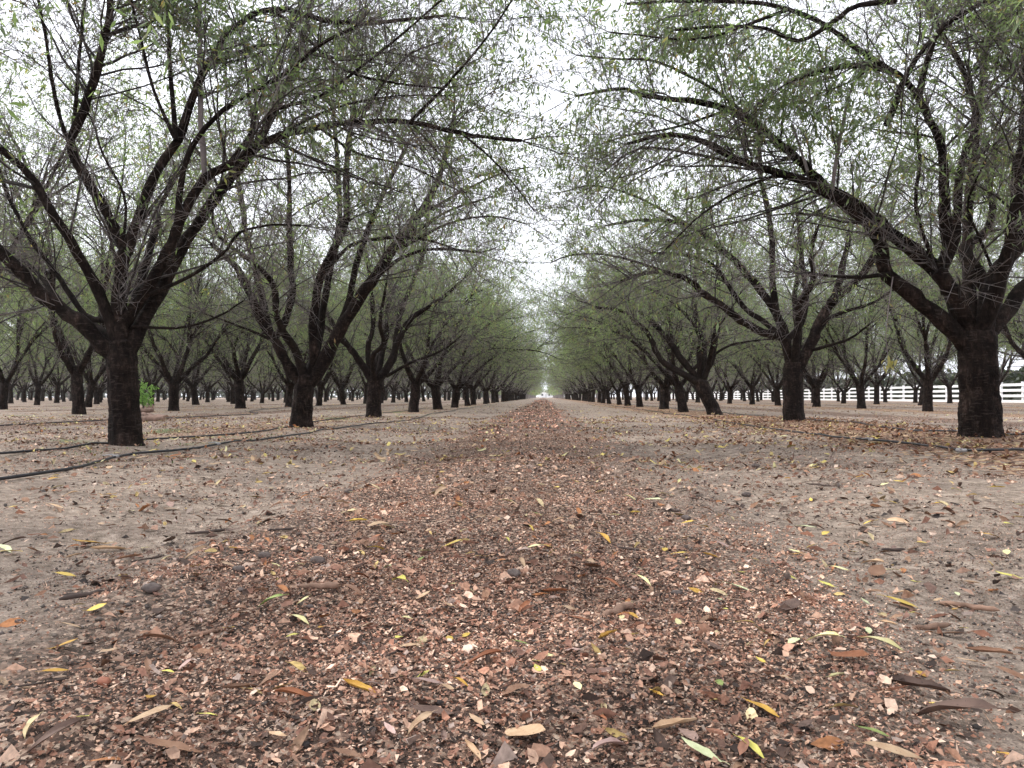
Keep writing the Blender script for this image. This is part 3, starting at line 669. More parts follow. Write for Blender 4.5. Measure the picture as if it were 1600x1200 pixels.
# ------------------------------------------------------------------ white rail fence beyond the last row
def box(cx, cy, cz, sx, sy, sz, g, bev=0):
    x, y, z = sx / 2, sy / 2, sz / 2
    V = np.array([(-x, -y, -z), (x, -y, -z), (x, y, -z), (-x, y, -z), (-x, -y, z), (x, -y, z), (x, y, z), (-x, y, z)]) + np.array((cx, cy, cz))
    g.add(V, [(0, 3, 2, 1), (4, 5, 6, 7), (0, 1, 5, 4), (1, 2, 6, 5), (2, 3, 7, 6), (3, 0, 4, 7)])
M_WHITE = plain('white_paint', (.86, .86, .87), .5, .03, 2)
def fence():
    FX, bay, y0, nb = 34.0, 2.6, 38.0, 66
    root = link('rail_fence', None, loc=(FX, y0, 0)); tag(root, 'long white four-rail fence beyond the last row of trees', 'fence')
    g = Geo(); box(0, 0, .72, .14, .14, 1.5, g); box(0, 0, 1.49, .18, .18, .05, g); pm = g.build('post', [M_WHITE], False)
    g = Geo(); box(0, bay, 0, .045, 2 * bay - .004, .19, g); rm = g.build('rail', [M_WHITE], False)
    for i in range(nb + 1): link('post', pm, root, (0, i * bay, 0))
    for i in range(0, nb, 2):
        for z in (.10, .50, .90, 1.30): link('rail', rm, root, (-.095, i * bay, z))
fence()
def hedge():
    rng = np.random.RandomState(4); n = 30000
    y = 30 + 230 * rng.rand(n) ** 1.3; x = 38.5 + rng.rand(n) * 2.2; top = 2.5 + .5 * np.sin(y * .7) * np.sin(y * .23 + 1) + .3 * np.sin(y * 2.1)
    z = rng.rand(n) ** .8 * top
    g = Geo(); g.add(*leaves(np.stack((x, y, z), -1), nrm(rng.randn(n, 3)), rng.uniform(.35, .75, n), rng, 1, .8))
    o = link('hedge', g.build('hedge', [M_HEDGE], False)); tag(o, 'low dark green hedge growing behind the white fence', 'hedge')
hedge()
def treeline():
    rng = np.random.RandomState(8); n = 9000
    a = np.where(rng.rand(n) < .72, rng.uniform(-.80, -.045, n), rng.uniform(.19, .7, n)); Y = 300 + 25 * rng.rand(n); x = a * Y
    top = 5.5 + 1.6 * np.sin(x * .21) * np.sin(x * .083 + 1) + .8 * np.sin(x * .9); z = rng.rand(n) * top
    g = Geo(); g.add(*leaves(np.stack((x, Y, z), -1), nrm(rng.randn(n, 3)), rng.uniform(1.0, 2.2, n), rng, 1, .8))
    o = link('tree_line', g.build('tree_line', [M_HEDGE], False), kind='stuff'); tag(o, 'distant dark line of trees closing the horizon behind the orchard', 'tree line')
treeline()
def house():
    Y = 470.0; c = at_y(853, 620, Y); root = link('house', None, loc=(c[0], Y, 0)); tag(root, 'small white gabled house far off at the end of the lane', 'house')
    mw = plain('house_wall', (.8, .8, .8), .7, .04, 1); mr = plain('house_roof', (.55, .55, .57), .6, .1, 1); md = plain('house_glass', (.05, .06, .07), .2, .1, 1)
    g = Geo(); box(0, 0, 1.35, 7.6, 7, 2.7, g)
    g.add([(-3.8, -3.5, 2.7), (3.8, -3.5, 2.7), (0, -3.5, 4.3), (0, -3.5, 4.3), (-3.8, 3.5, 2.7), (3.8, 3.5, 2.7), (0, 3.5, 4.3), (0, 3.5, 4.3)], [(0, 1, 2, 3), (5, 4, 6, 7)])
    link('wall', g.build('wall', [mw], False), root)
    g = Geo(); g.add([(-4.2, -3.9, 2.55), (0, -3.9, 4.4), (0, 3.9, 4.4), (-4.2, 3.9, 2.55), (4.2, -3.9, 2.55), (4.2, 3.9, 2.55)], [(0, 1, 2, 3), (1, 4, 5, 2)])
    link('roof', g.build('roof', [mr], False), root)
    for x in (-2.2, 2.0):
        g = Geo(); box(x, -3.52, 1.6, 1.1, .06, 1.1, g); link('window', g.build('window', [md], False), root)
    g = Geo(); box(0, -3.52, 1.05, .95, .06, 2.1, g); link('door', g.build('door', [mr], False), root)
house()

# ------------------------------------------------------------------ irrigation hoses
M_HOSE = plain('black_polyethylene', (.022, .021, .024), .42, .3, 20)
M_CLIP = plain('pale_fitting', (.30, .29, .29), .5, .1, 20)
def hose(label, pix, tail_x, y_end, r=.0092, clips=()):
    rng = np.random.RandomState(len(label))
    P = [drop(*p) for p in pix]; last = P[-1]
    ys = np.arange(last[1] + 3, y_end, 2.4)
    for y in ys: P.append(np.array((tail_x + (last[0] - tail_x) * math.exp(-(y - last[1]) / 6) + .06 * math.sin(y * .9) + rng.randn() * .03, y, 0)))
    P = np.array(P); n = max(60, len(P) * 6); S = spline(P, n); z = ground(S[:, 0], S[:, 1]); S[:, 2] = np.maximum(np.convolve(np.pad(z, 4, 'edge'), np.ones(9) / 9, 'valid') + r * 1.2, z + r * .9) + .006
    root = link('irrigation_hose', None, loc=tuple(S[0])); tag(root, label, 'hose')
    V, Q = tubes((S - S[0])[None], np.full((1, n), r), 8); link('tube', mesh('tube', V, Q, None, [M_HOSE]), root)
    for c in clips:
        p = drop(*c); i = np.argmin(np.linalg.norm(S[:, :2] - p[:2], axis=1)); i = min(max(i, 1), n - 2)
        t = nrm(S[i + 1] - S[i - 1]); q = S[i] - S[0]
        V, Q = tubes(np.array([[q - t * .035, q - t * .03, q + t * .03, q + t * .035]]), np.array([[r * .9, r * 1.35, r * 1.35, r * .9]]), 8)
        side = np.cross(t, UP); V2, Q2 = tubes(np.array([[q + UP * r * .5, q + UP * r * 1.6 - side * .03, q + UP * .9 * r - side * .09]]), np.array([[.006, .005, .003]]), 5)
        g = Geo(); g.add(V, Q); g.add(V2, Q2); link('fitting', g.build('fitting', [M_CLIP]), root)
hose('black irrigation hose on the lane side of the mossy tree row', [(-60, 762), (0, 752), (100, 737), (195, 719), (290, 706), (400, 690), (480, 679), (560, 667), (640, 656)], XL + .75, 70, clips=((200, 718), (368, 694)))
hose('black irrigation hose behind the thick dark tree of the mossy row', [(-60, 722), (0, 714), (80, 704), (150, 696), (230, 689), (330, 683), (420, 674)], XL - .7, 60)
hose('black irrigation hose lying across the deep brown leaves', [(1660, 728), (1600, 720), (1500, 706), (1420, 697), (1350, 689), (1290, 683), (1240, 676)], XR - .85, 60, clips=((1350, 689), (1540, 711)))
hose('black irrigation hose behind the thick cracked-bark tree', [(1660, 685), (1600, 682), (1500, 677), (1420, 674), (1330, 663)], XR + .7, 50)
hose('black irrigation hose along the row behind the mossy row', [(-40, 667), (0, 665), (100, 661), (200, 657), (300, 653), (400, 648)], XL - LANE + .8, 60)

# ------------------------------------------------------------------ sucker shoots, cut wood, grey tree, tie band, hanging leaves
def small_things():
    rng = np.random.RandomState(3)
    p = drop(228, 650); p = np.array((p[0], p[1], float(ground(p[0], p[1]))))
    root = link('sapling', None, loc=p); tag(root, 'bright green leafy sapling beside the cut logs', 'sapling')
    k = np.linalg.norm(p[:2]) / F
    M = 9; d = nrm(np.stack((rng.randn(M) * .10, rng.randn(M) * .10, np.ones(M)), -1)); W, wd = walk(np.zeros((M, 3)) + rng.randn(M, 3) * (.05, .05, 0), d, rng.uniform(22, 50, M) * k, 6, rng, .06, .03)
    W[:, :, 2] = np.maximum(W[:, :, 2], 0)
    g = Geo(); g.add(*tubes(W, np.repeat(np.linspace(.007, .002, 6)[None], M, 0), 4)); link('stem', g.build('stem', [M_BRANCH]), root)
    lp = W[:, 1:].reshape(-1, 3); lp = np.repeat(lp, 7, 0) + rng.randn(len(lp) * 7, 3) * .045; lp = lp[lp[:, 2] > .22]
    g = Geo(); g.add(*leaves(lp, nrm(rng.randn(len(lp), 3) + UP * .4), rng.uniform(.07, .13, len(lp)), rng, 2, .3)); link('foliage', g.build('foliage', [M_GLEAF], False), root, kind='stuff')
    # cut logs
    mb, me_ = M_BARK, plain('cut_wood', (.30, .19, .13), .8, .3, 20)
    mlog = plain('log_bark', (.20, .13, .10), .9, .45, 12)
    for i, (px, py, L, r, az, tilt, lab) in enumerate(((233, 657, .5, .065, .15, 0, 'pale cut log lying lowest in the pile by the sapling'), (224, 650, .4, .05, .9, .1, 'reddish cut log resting behind the lowest log'),
                                                       (243, 652, .7, .055, 2.6, .06, 'thin cut log lying against the grey trunk'), (219, 655, .4, .07, 1.7, .0, 'short cut log beside the dark trunk'), (226, 645, .4, .06, .3, .25, 'small log tilted on top of the log pile'))):
        q = drop(px, min(py, 658) + 2); c = np.array((q[0], q[1], float(ground(q[0], q[1])) + r * .8 + (.09 if i in (1, 4) else 0)))
        o = link('cut_log', None, loc=c); tag(o, lab, 'log')
        n = 7; a = np.array((math.cos(az) * math.cos(tilt), math.sin(az) * math.cos(tilt), math.sin(tilt))); P = np.linspace(-L / 2, L / 2, n)[:, None] * a + rng.randn(n, 3) * r * .08
        R = r * (1 + .08 * rng.randn(n)); V, Q = tubes(P[None], R[None], 12); link('bark', mesh('bark', V, Q, None, [mlog]), o)
        for e in (0, n - 1):
            ring = V[e * 12:(e + 1) * 12] + (a * .001 * (1 if e else -1)); cc = ring.mean(0); V2 = np.concatenate((ring, cc[None])); s = np.arange(0, 12, 2)
            link('cut_face', mesh('cut_face', V2, np.stack((s, s + 1, (s + 2) % 12, np.full(6, 12)), -1), None, [me_], False), o)
    # yellow leaves hanging from a low twig of the thick right tree
    root, base, Y = R1
    pts = np.array([at_y(a, b, Y + o) - base for a, b, o in ((1395, 433, -.15), (1388, 480, -.3), (1384, 525, -.4), (1388, 566, -.45))])
    V, Q = tubes(pts[None], np.array([[.006, .005, .004, .002]]), 5); link('hanging_twig', mesh('hanging_twig', V, Q, None, [M_PALE]), root)
    e = pts[-1]; lp = e + rng.randn(14, 3) * (.035, .035, .03); g = Geo(); g.add(*leaves(lp, nrm(rng.randn(14, 3) * .4 - UP), rng.uniform(.05, .085, 14), rng, 2, .3))
    link('yellow_leaves', g.build('yellow_leaves', [M_YLEAF], False), root, kind='stuff')
small_things()

# ------------------------------------------------------------------ litter: crumbs, clods and leaves nobody could count
PAL = np.array([(.035, .026, .022), (.065, .044, .035), (.12, .074, .056), (.18, .102, .074), (.23, .125, .085), (.30, .19, .135), (.40, .28, .205), (.52, .40, .31), (.27, .225, .195), (.46, .38, .31)]) * np.array((1.44, 1.30, 1.24))
PW = np.array([.11, .08, .10, .12, .15, .16, .13, .07, .05, .03]); PW = PW / PW.sum()
def chips(p, size, rng, c, asp=None, two=False, tilt=.35):
    n = len(p); yaw = rng.uniform(0, 6.28, n); asp = rng.uniform(.45, 1.0, n) if asp is None else asp
    u = np.stack((np.cos(yaw), np.sin(yaw), rng.randn(n) * tilt), -1); u = nrm(u); v = nrm(np.cross(np.stack((rng.randn(n) * tilt, rng.randn(n) * tilt, np.ones(n)), -1), u)); w = np.cross(u, v)
    s = size[:, None]; a = (size * asp)[:, None]; j = lambda: rng.uniform(.6, 1.25, (n, 1))
    lift = np.abs(u[:, 2:3]) * s * .5 + np.abs(v[:, 2:3]) * a * .5
    p = p + lift * UP * .8
    if not two:
        V = np.stack((p - u * s * .5 * j() - v * a * .35 * rng.randn(n, 1), p + v * a * .5 * j() + w * s * .2 * rng.randn(n, 1), p + u * s * .5 * j(), p - v * a * .5 * j() + w * s * .2 * rng.randn(n, 1)), 1)
        Q = np.arange(n)[:, None] * 4 + np.arange(4)[None]; return V.reshape(-1, 3), Q, np.repeat(c, 4, 0)
    cu = w * s * rng.uniform(-.1, .38, (n, 1))
    V = np.stack((p - u * s * .5 * j() - v * a * .45 * j() + cu, p - u * s * .5 * j() + v * a * .2 * j() + cu * .7, p - v * a * .5 * j(), p + v * a * .5 * j(), p + u * s * .5 * j() - v * a * .3 * j() + cu, p + u * s * .55 * j() + v * a * .35 * j() + cu * .6), 1)
    b = np.arange(n)[:, None] * 6; Q = np.stack((b + np.array((0, 2, 3, 1)), b + np.array((2, 4, 5, 3))), 1).reshape(-1, 4)
    return V.reshape(-1, 3), Q, np.repeat(c, 6, 0)
def scatter(n, y0, y1, rng, zone, margin=.15):
    """n random ground points in view between distances y0..y1, thinned by zone(x,y) in 0..1"""
    y = np.sqrt(rng.uniform(y0 ** 2, y1 ** 2, n)); x = rng.uniform(-.72, .63, n) * y + rng.uniform(-margin, margin, n)
    k = rng.rand(n) < zone(x, y); x, y = x[k], y[k]
    return np.stack((x, y, ground(x, y)), -1)
def wobble(x, y): return .09 * np.sin(y * 1.9 + 1) + .08 * np.sin(y * 4.3 + x) + .08 * np.sin(x * 6.1 - y * 2.7)
def zmul(x, y):
    u = x + wobble(x, y); c = 1 / (1 + np.exp((u - .50) / .09)) / (1 + np.exp(-(u + .82) / .10))
    patch = .86 + .14 * np.sin(x * 7.1 + 2 * np.sin(y * 3.3)) * np.sin(y * 5.7 + 1.5 * np.sin(x * 4.1))
    return c * patch
def zsoil(x, y): return (1 - zmul(x, y)) * (.55 + .45 * np.sin(x * 2.7 + np.sin(y * 1.3)) * np.sin(y * 2.2))
def zright(x, y):
    u = x + .6 * wobble(x, y); return np.clip(1 / (1 + np.exp(-(u - 2.75) / .18)) / (1 + np.exp((u - 5.2) / .25)), 0, 1)
def zleft(x, y): return np.clip(1 / (1 + np.exp((x + 1.9) / .2)), 0, 1) * .6
def litter():
    rng = np.random.RandomState(31); g = Geo()
    def put(n, y0, y1, zone, s0, s1, two=False, pal=PAL, w=PW, tilt=.35, lift=.004):
        p = scatter(n, y0, y1, rng, zone); m = len(p)
        if not m: return
        p[:, 2] += rng.uniform(0, lift, m); c = pal[rng.choice(len(pal), m, p=w / w.sum())] * rng.uniform(.75, 1.25, (m, 1)) * (.92 + .34 * np.sin(p[:, 0] * 5.3 + 1.7 * np.sin(p[:, 1] * 2.9)) * np.sin(p[:, 1] * 4.1 + 1.3 * np.sin(p[:, 0] * 3.7)))[:, None]
        g.add(*chips(p, rng.uniform(s0, s1, m) * rng.choice([1, 1, 1.5], m), rng, c, two=two, tilt=tilt))
    put(130000, .72, 1.9, zmul, .0026, .0066, lift=.006); put(5000, .72, 2.2, zmul, .007, .014, True, lift=.007)
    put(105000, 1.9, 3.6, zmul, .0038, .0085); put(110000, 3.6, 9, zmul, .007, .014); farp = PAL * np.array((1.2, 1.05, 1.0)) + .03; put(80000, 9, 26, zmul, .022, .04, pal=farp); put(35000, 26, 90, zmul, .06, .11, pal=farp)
    soilpal = PAL * .75 + .02
    put(90000, .72, 2.6, zsoil, .002, .005, pal=soilpal); put(90000, 2.6, 7, zsoil, .004, .009, pal=soilpal); put(60000, 7, 16, zsoil, .010, .020, pal=soilpal); put(22000, 1.5, 10, zsoil, .012, .026, pal=soilpal)
    # stems and shreds
    p = scatter(2600, .72, 4.5, rng, lambda x, y: .25 + .75 * zmul(x, y)); m = len(p); p[:, 2] += .004
    g.add(*chips(p, rng.uniform(.02, .05, m), rng, PAL[rng.choice(len(PAL), m, p=PW)] * 1.1, asp=np.full(m, .05), tilt=.15))
    o = link('leaf_crumbs', g.build('leaf_crumbs', [M_CHIP], False), kind='stuff'); tag(o, 'crumbled reddish brown leaf mulch strewn down the lane', 'mulch')
    # clods of soil and tiny stones
    p = np.concatenate((scatter(5200, .72, 2.4, rng, lambda x, y: .35 + .65 * zsoil(x, y)), scatter(5000, 2.4, 7, rng, zsoil))); m = len(p)
    r = rng.uniform(.0018, .005, m)[:, None] * rng.choice([1, 1, 1, 1.6], m)[:, None]
    octa = np.array([(1, 0, 0), (0, 1, 0), (-1, 0, 0), (0, -1, 0), (0, 0, .7), (0, 0, -.7)])
    V = p[:, None] + r[:, :, None] * octa[None] * rng.uniform(.6, 1.3, (m, 6, 1)) + UP * r[:, :, None] * .3
    T = np.array([(0, 1, 4), (1, 2, 4), (2, 3, 4), (3, 0, 4), (1, 0, 5), (2, 1, 5), (3, 2, 5), (0, 3, 5)])
    Tt = (np.arange(m)[:, None, None] * 6 + T[None]).reshape(-1, 3)
    cc = np.array([(.10, .08, .07), (.15, .12, .10), (.24, .195, .17), (.06, .05, .045)])[rng.choice(4, m)] * rng.uniform(.7, 1.2, (m, 1))
    o = link('soil_clods', mesh('soil_clods', V.reshape(-1, 3), None, Tt, [M_CHIP], True, np.repeat(cc, 6, 0)), kind='stuff'); tag(o, 'small dark soil clods and grit on the bare wheel tracks', 'soil')
    # whole leaves, too many to count
    LPAL = np.array([(.20, .10, .06), (.14, .07, .045), (.28, .17, .11), (.38, .26, .16), (.42, .33, .14), (.52, .42, .14), (.50, .45, .24), (.10, .055, .04), (.3, .12, .05)])
    brown = np.array([.26, .2, .18, .1, .05, .02, .02, .12, .05]); mixed = np.array([.17, .13, .18, .18, .08, .05, .07, .10, .06])
    g = Geo()
    def lv(n, y0, y1, zone, w, s0=.045, s1=.085):
        p = scatter(n, y0, y1, rng, zone); m = len(p); p[:, 2] += .006
        c = LPAL[rng.choice(len(LPAL), m, p=w / w.sum())] * rng.uniform(.75, 1.25, (m, 1))
        g.add(*chips(p, rng.uniform(s0, s1, m), rng, c, asp=rng.uniform(.22, .42, m), two=True, tilt=.2))
    lv(22000, 4, 16, zright, brown); lv(5000, 16, 45, zright, brown)
    lv(22000, 4.6, 16, lambda x, y: (x > .4) * (x < 3.1) * (.35 + .3 * np.sin(x * 3 + y) * np.sin(y * 1.7)), mixed)
    lv(8000, 4.6, 16, lambda x, y: (x < -.5) * .7, mixed); lv(2600, 4.6, 12, zmul, mixed, .03, .07)
    lv(22000, 9, 45, lambda x, y: .35 * (np.abs(x) < 22), mixed); lv(5000, 10, 50, lambda x, y: np.exp(-((x + 7.4) / 1.3) ** 2) + np.exp(-((x - 7.9) / 1.3) ** 2), brown)
    lv(4000, 8, 60, lambda x, y: .8 * np.exp(-((x) / 1.5) ** 2), mixed)
    lv(500, 5, 13, lambda x, y: np.exp(-((x + 2.0) / .8) ** 2), np.array([.05, .05, .1, .15, .2, .3, .2, .02, .02]))
    o = link('leaf_litter', g.build('leaf_litter', [M_CHIP], False), kind='stuff'); tag(o, 'brown and yellow almond leaves strewn thickly over the orchard floor', 'leaf litter')
    # moss and weeds near the hose
    p = np.concatenate((scatter(9000, 4.5, 11, rng, lambda x, y: np.exp(-((x + 3.0) / .55) ** 2) * (np.sin(x * 2.3 + 1) * np.sin(y * 1.7 + .5) > .05)), scatter(5000, 8, 24, rng, lambda x, y: np.exp(-((x + 3.0) / .6) ** 2) * (np.sin(y * .9) > .1)),
                        scatter(3000, 10, 24, rng, lambda x, y: np.exp(-((x - 3.2) / .6) ** 2) * (np.sin(y * .8 + 2) > .3)))); m = len(p)
    d = nrm(rng.randn(m, 3) * .6 + UP); V, Q = leaves(p, d, rng.uniform(.008, .028, m), rng, 1, .35)
    cc = np.array([(.09, .15, .04), (.14, .2, .06), (.2, .24, .09)])[rng.choice(3, m)]
    o = link('weeds', mesh('weeds', V, Q, None, [M_CHIP], False, np.repeat(cc, 4, 0)), kind='stuff'); tag(o, 'low green weeds and moss beside the irrigation hose', 'weeds')
litter()

# ------------------------------------------------------------------ single fallen leaves, sticks, hulls
def leaf_shape(seed, roll, bend, twist):
    rng = np.random.RandomState(seed); nl, nw = 9, 5
    t = np.linspace(0, 1, nl); w = .135 * np.sin(np.pi * np.clip(t, 0, 1) ** .8) ** .85 * (1 + .06 * rng.randn(nl)); w[0] = .012; w[-1] = .004
    s = np.linspace(-1, 1, nw); V = []
    ang = np.cumsum(np.full(nl, bend / nl) + rng.randn(nl) * .05); cx = np.cumsum(np.cos(ang)) / nl - .5; cz = np.cumsum(np.sin(ang)) / nl
    tw = twist * (t - .5)
    for i in range(nl):
        for q in s:
            a = q * roll * .5; R = 1 / max(abs(roll), .01) * 2 * w[i] if abs(roll) > .05 else 0
            if abs(roll) > .05: yy, zz = R * math.sin(a), R * (1 - math.cos(a))
            else: yy, zz = q * w[i], 0
            zz += .012 * math.sin(7 * t[i] + 3 * q + seed)
            c, sn = math.cos(tw[i]), math.sin(tw[i]); V.append((cx[i], yy * c - zz * sn, cz[i] + yy * sn + zz * c))
    V = np.array(V); i = (np.arange(nl - 1)[:, None] * nw + np.arange(nw - 1)[None]).ravel(); Q = np.stack((i, i + 1, i + nw + 1, i + nw), -1)
    P = np.array([[V[2], V[2] + np.array((-.08, .01, .012)), V[2] + np.array((-.17, .03, .0))]]); V2, Q2 = tubes(P, np.array([[.009, .007, .006]]), 3)
    V = np.concatenate((V, V2)); Q = np.concatenate((Q, Q2 + nl * nw)); V[:, 2] -= np.percentile(V[:, 2], 12)
    return V, Q
SHAPES = {'flat': [leaf_shape(1, .35, -.15, .2), leaf_shape(2, .5, .25, -.3), leaf_shape(3, .3, -.4, .35)],
          'curl': [leaf_shape(4, 2.4, -.5, .6), leaf_shape(5, 3.2, .35, -.5), leaf_shape(6, 1.9, -.8, 1.0)],
          'short': [leaf_shape(7, .8, .5, .4), leaf_shape(8, .6, -.3, -.4)]}
_lm = {}
def leaf_mesh(kind, shp, i):
    key = (kind, shp, i)
    if key not in _lm:
        V, Q = SHAPES[shp][i]; V = V.copy()
        if shp == 'short': V[:, 1] *= 1.9
        _lm[key] = mesh('fallen_leaf', V, Q, None, [FM[kind]])
    return _lm[key]
NAMES = {'yellow': 'bright yellow', 'pale': 'pale cream-yellow', 'lime': 'lime-yellow', 'green': 'deep green', 'palegreen': 'pale grey-green', 'amber': 'amber orange',
         'tan': 'tan', 'pink': 'dull pinkish', 'brown': 'mid-brown', 'dark': 'dark brown', 'rust': 'rust-red'}
FORM = {'flat': 'flat narrow', 'curl': 'curled-up', 'short': 'small broad'}
lrng = random.Random(12)
LEAVES = """144,854,62,amber,flat,12 172,861,60,tan,curl,10 115,873,32,tan,curl,25 101,904,40,yellow,flat,0 201,876,48,brown,curl,18 225,861,24,pale,short,-10 306,872,46,tan,curl,15
305,891,26,yellow,short,70 198,913,32,dark,curl,25 150,959,34,yellow,short,15 172,953,30,brown,flat,20 175,1052,88,brown,curl,-14 233,1054,50,brown,curl,-30 289,1048,38,pink,flat,50
262,1058,16,lime,short,0 236,1099,36,amber,short,-60 130,1131,24,lime,short,60 233,1131,88,tan,flat,28 324,1126,32,lime,flat,5 87,1168,95,dark,curl,35 271,1182,115,brown,flat,6 376,1083,62,brown,curl,10
592,867,42,yellow,curl,15 431,888,18,pale,short,0 706,856,42,yellow,flat,5 735,869,16,yellow,short,0 565,911,48,rust,curl,25 474,945,30,pale,flat,25 467,978,48,pale,curl,-8 457,1000,22,lime,short,0
503,987,20,amber,short,40 432,1025,52,brown,curl,30 423,1069,52,brown,flat,35 703,920,28,pale,flat,-10 660,939,32,tan,short,10 702,953,30,tan,short,-5 636,972,18,pale,short,0 623,1003,14,lime,short,30
702,1005,24,yellow,short,-50 727,1000,14,yellow,short,20 639,1018,48,tan,flat,-10 661,1063,26,lime,short,15 668,1076,60,pink,flat,5 721,1077,34,amber,curl,-15 700,1083,22,tan,short,0 677,1123,85,dark,flat,5
657,1146,70,tan,curl,32 746,1136,42,tan,flat,-25 610,1150,42,pink,flat,-30 546,1190,62,brown,flat,-10 852,857,20,yellow,flat,0 1039,863,20,yellow,short,40 1060,870,28,yellow,flat,-5 998,892,14,pale,short,0
1156,900,24,lime,flat,-15 1179,882,18,yellow,flat,5 1154,925,46,palegreen,flat,-3 1124,942,20,palegreen,flat,-35 1132,958,16,lime,short,-20 1087,929,26,amber,short,-10 869,930,58,rust,curl,12 819,958,42,rust,curl,28
972,971,16,pale,short,40 988,968,24,amber,short,-10 1060,979,20,pale,short,-60 949,1000,58,amber,curl,22 812,1012,32,green,flat,3 896,1024,38,pink,flat,-14 937,1020,32,dark,short,-15 979,1022,20,yellow,short,70
858,1032,30,pale,short,45 838,1041,16,lime,short,-30 840,1053,17,lime,short,-40 902,1080,22,pale,short,-45 1124,1075,14,green,short,-70 1027,1092,30,amber,flat,-20 895,1121,42,dark,short,70 943,1131,32,rust,curl,-55
1188,1117,78,amber,flat,-34 1189,1040,22,yellow,short,-30 1334,867,18,pale,short,10 1349,853,38,green,flat,10 1245,875,22,rust,short,-15 1266,883,30,brown,curl,-5 1311,894,32,pale,flat,-5 1236,908,20,lime,short,0
1293,919,30,lime,flat,-15 1394,896,34,pale,flat,3 1430,914,22,lime,flat,5 1579,906,42,lime,flat,-15 1573,867,22,pale,short,25 1495,933,16,palegreen,short,60 1465,943,18,tan,short,0 1353,946,22,palegreen,flat,-35
1404,948,58,yellow,flat,-12 1422,963,22,lime,short,-30 1506,988,18,lime,short,-40 1357,992,20,palegreen,short,60 1352,1004,32,rust,curl,0 1287,1010,64,pale,curl,-18 1241,1009,28,palegreen,short,10 1378,1018,68,pale,curl,-8
1438,1061,22,amber,short,-50 1433,1082,115,dark,curl,-12 1464,1111,44,yellow,flat,-25 1490,1138,150,dark,curl,-8 1363,1154,52,green,flat,-14 1573,1191,34,amber,short,-45 1390,1189,105,tan,flat,-3 1579,1062,58,brown,flat,-25
1550,1027,72,brown,curl,-8 1520,1042,46,tan,flat,-5 1258,1142,32,dark,short,10 1226,1066,24,tan,flat,-20 840,807,18,green,short,0 937,822,16,green,short,5 870,769,14,yellow,short,-10 900,755,14,yellow,short,0 921,754,14,yellow,short,0
1020,785,36,palegreen,flat,-10 1042,776,26,pale,flat,0 985,783,24,pale,curl,-5 835,858,26,pale,flat,5 960,808,22,pale,curl,-15 1070,845,22,yellow,flat,-30 1075,820,22,yellow,flat,0 1100,827,20,yellow,short,5
690,762,16,yellow,short,0 795,790,32,pale,curl,5 688,775,42,tan,curl,25 725,832,14,pale,short,0 555,773,20,pale,flat,8 585,845,26,rust,short,5 640,812,22,brown,curl,0 535,793,32,tan,curl,20 880,831,10,rust,short,40 1245,870,18,amber,flat,0
1360,820,24,yellow,short,0 1290,837,20,yellow,short,10 1245,867,26,pale,flat,-5 1260,828,34,palegreen,flat,0 1340,827,40,dark,flat,0 1390,788,24,yellow,flat,-10 1440,842,26,yellow,flat,5 1548,842,44,amber,flat,5 1575,824,18,lime,short,0
1405,755,20,yellow,flat,0 1345,747,22,amber,flat,-5 1240,778,16,rust,short,0 1380,760,22,pale,flat,5 1495,770,18,pale,curl,0 20,795,16,yellow,flat,5 85,795,34,tan,flat,0 110,777,28,tan,curl,15 168,776,36,amber,flat,-3 225,766,14,yellow,flat,0
205,802,24,pale,flat,-10 15,867,40,yellow,flat,18 8,862,50,palegreen,flat,-8 20,855,48,dark,curl,6 235,798,12,tan,short,20 350,820,40,dark,curl,15 362,832,28,dark,flat,5 300,785,24,brown,flat,0""".split()
SPECIAL = {(1490, 1138): 'largest dark brown leaf, long and rolled, at the edge of the mulch', (1188, 1117): 'long amber leaf pointing down across dark crumbs with a stem',
           (271, 1182): 'broad olive-brown leaf lying flat in the mulch below a spotted leaf', (1363, 1154): 'single deep green leaf lying near a long tan leaf'}
placed = []
def put_leaf(px, py, L, kind, shp, ang, label=None):
    p = drop(px, py)
    Lm = min(max(L * p[1] / F * .98, .022), .15)
    o = link('fallen_leaf', leaf_mesh(kind, shp, lrng.randrange(len(SHAPES[shp]))), loc=(p[0], p[1], float(ground(p[0], p[1])) + .007))
    # a picture angle becomes a heading on the ground (depth is foreshortened)
    k = CAM_H / max(p[1], .3); hd = math.atan2(math.sin(math.radians(ang)) / max(k, .22), math.cos(math.radians(ang)))
    if lrng.random() < .5: hd += math.pi
    o.rotation_euler = (lrng.uniform(-.2, .2), lrng.uniform(-.12, .12), hd); o.scale = (Lm, Lm, Lm)
    lab = label or f'{FORM[shp]} {NAMES[kind]} fallen leaf on the lane floor'
    tag(o, lab, 'leaf', None if label else f'{FORM[shp]} {NAMES[kind]} fallen leaves')
    placed.append((p[0], p[1]))
for s in LEAVES:
    a = s.split(','); key = (int(a[0]), int(a[1]))
    put_leaf(key[0], key[1], float(a[2]), a[3], a[4], float(a[5]), SPECIAL.get(key))
while len(placed) < 292:
    py = 1195 - 470 * lrng.random() ** .75; px = lrng.uniform(5, 1595); p = drop(px, py)
    if any(abs(p[0] - q[0]) < .05 and abs(p[1] - q[1]) < .07 for q in placed): continue
    inm = float(zmul(p[0], p[1]))
    if p[0] < -.6 and lrng.random() < .45: continue
    kind = lrng.choices(list(KIND), [2, 2, 1, .3, .6, 2, 7, 2, 7, 3, 2.5])[0]
    Lm = lrng.uniform(.03, .085)
    put_leaf(px, py, Lm * F / p[1], kind, lrng.choice(['flat', 'curl', 'curl', 'short']), lrng.uniform(-40, 40))

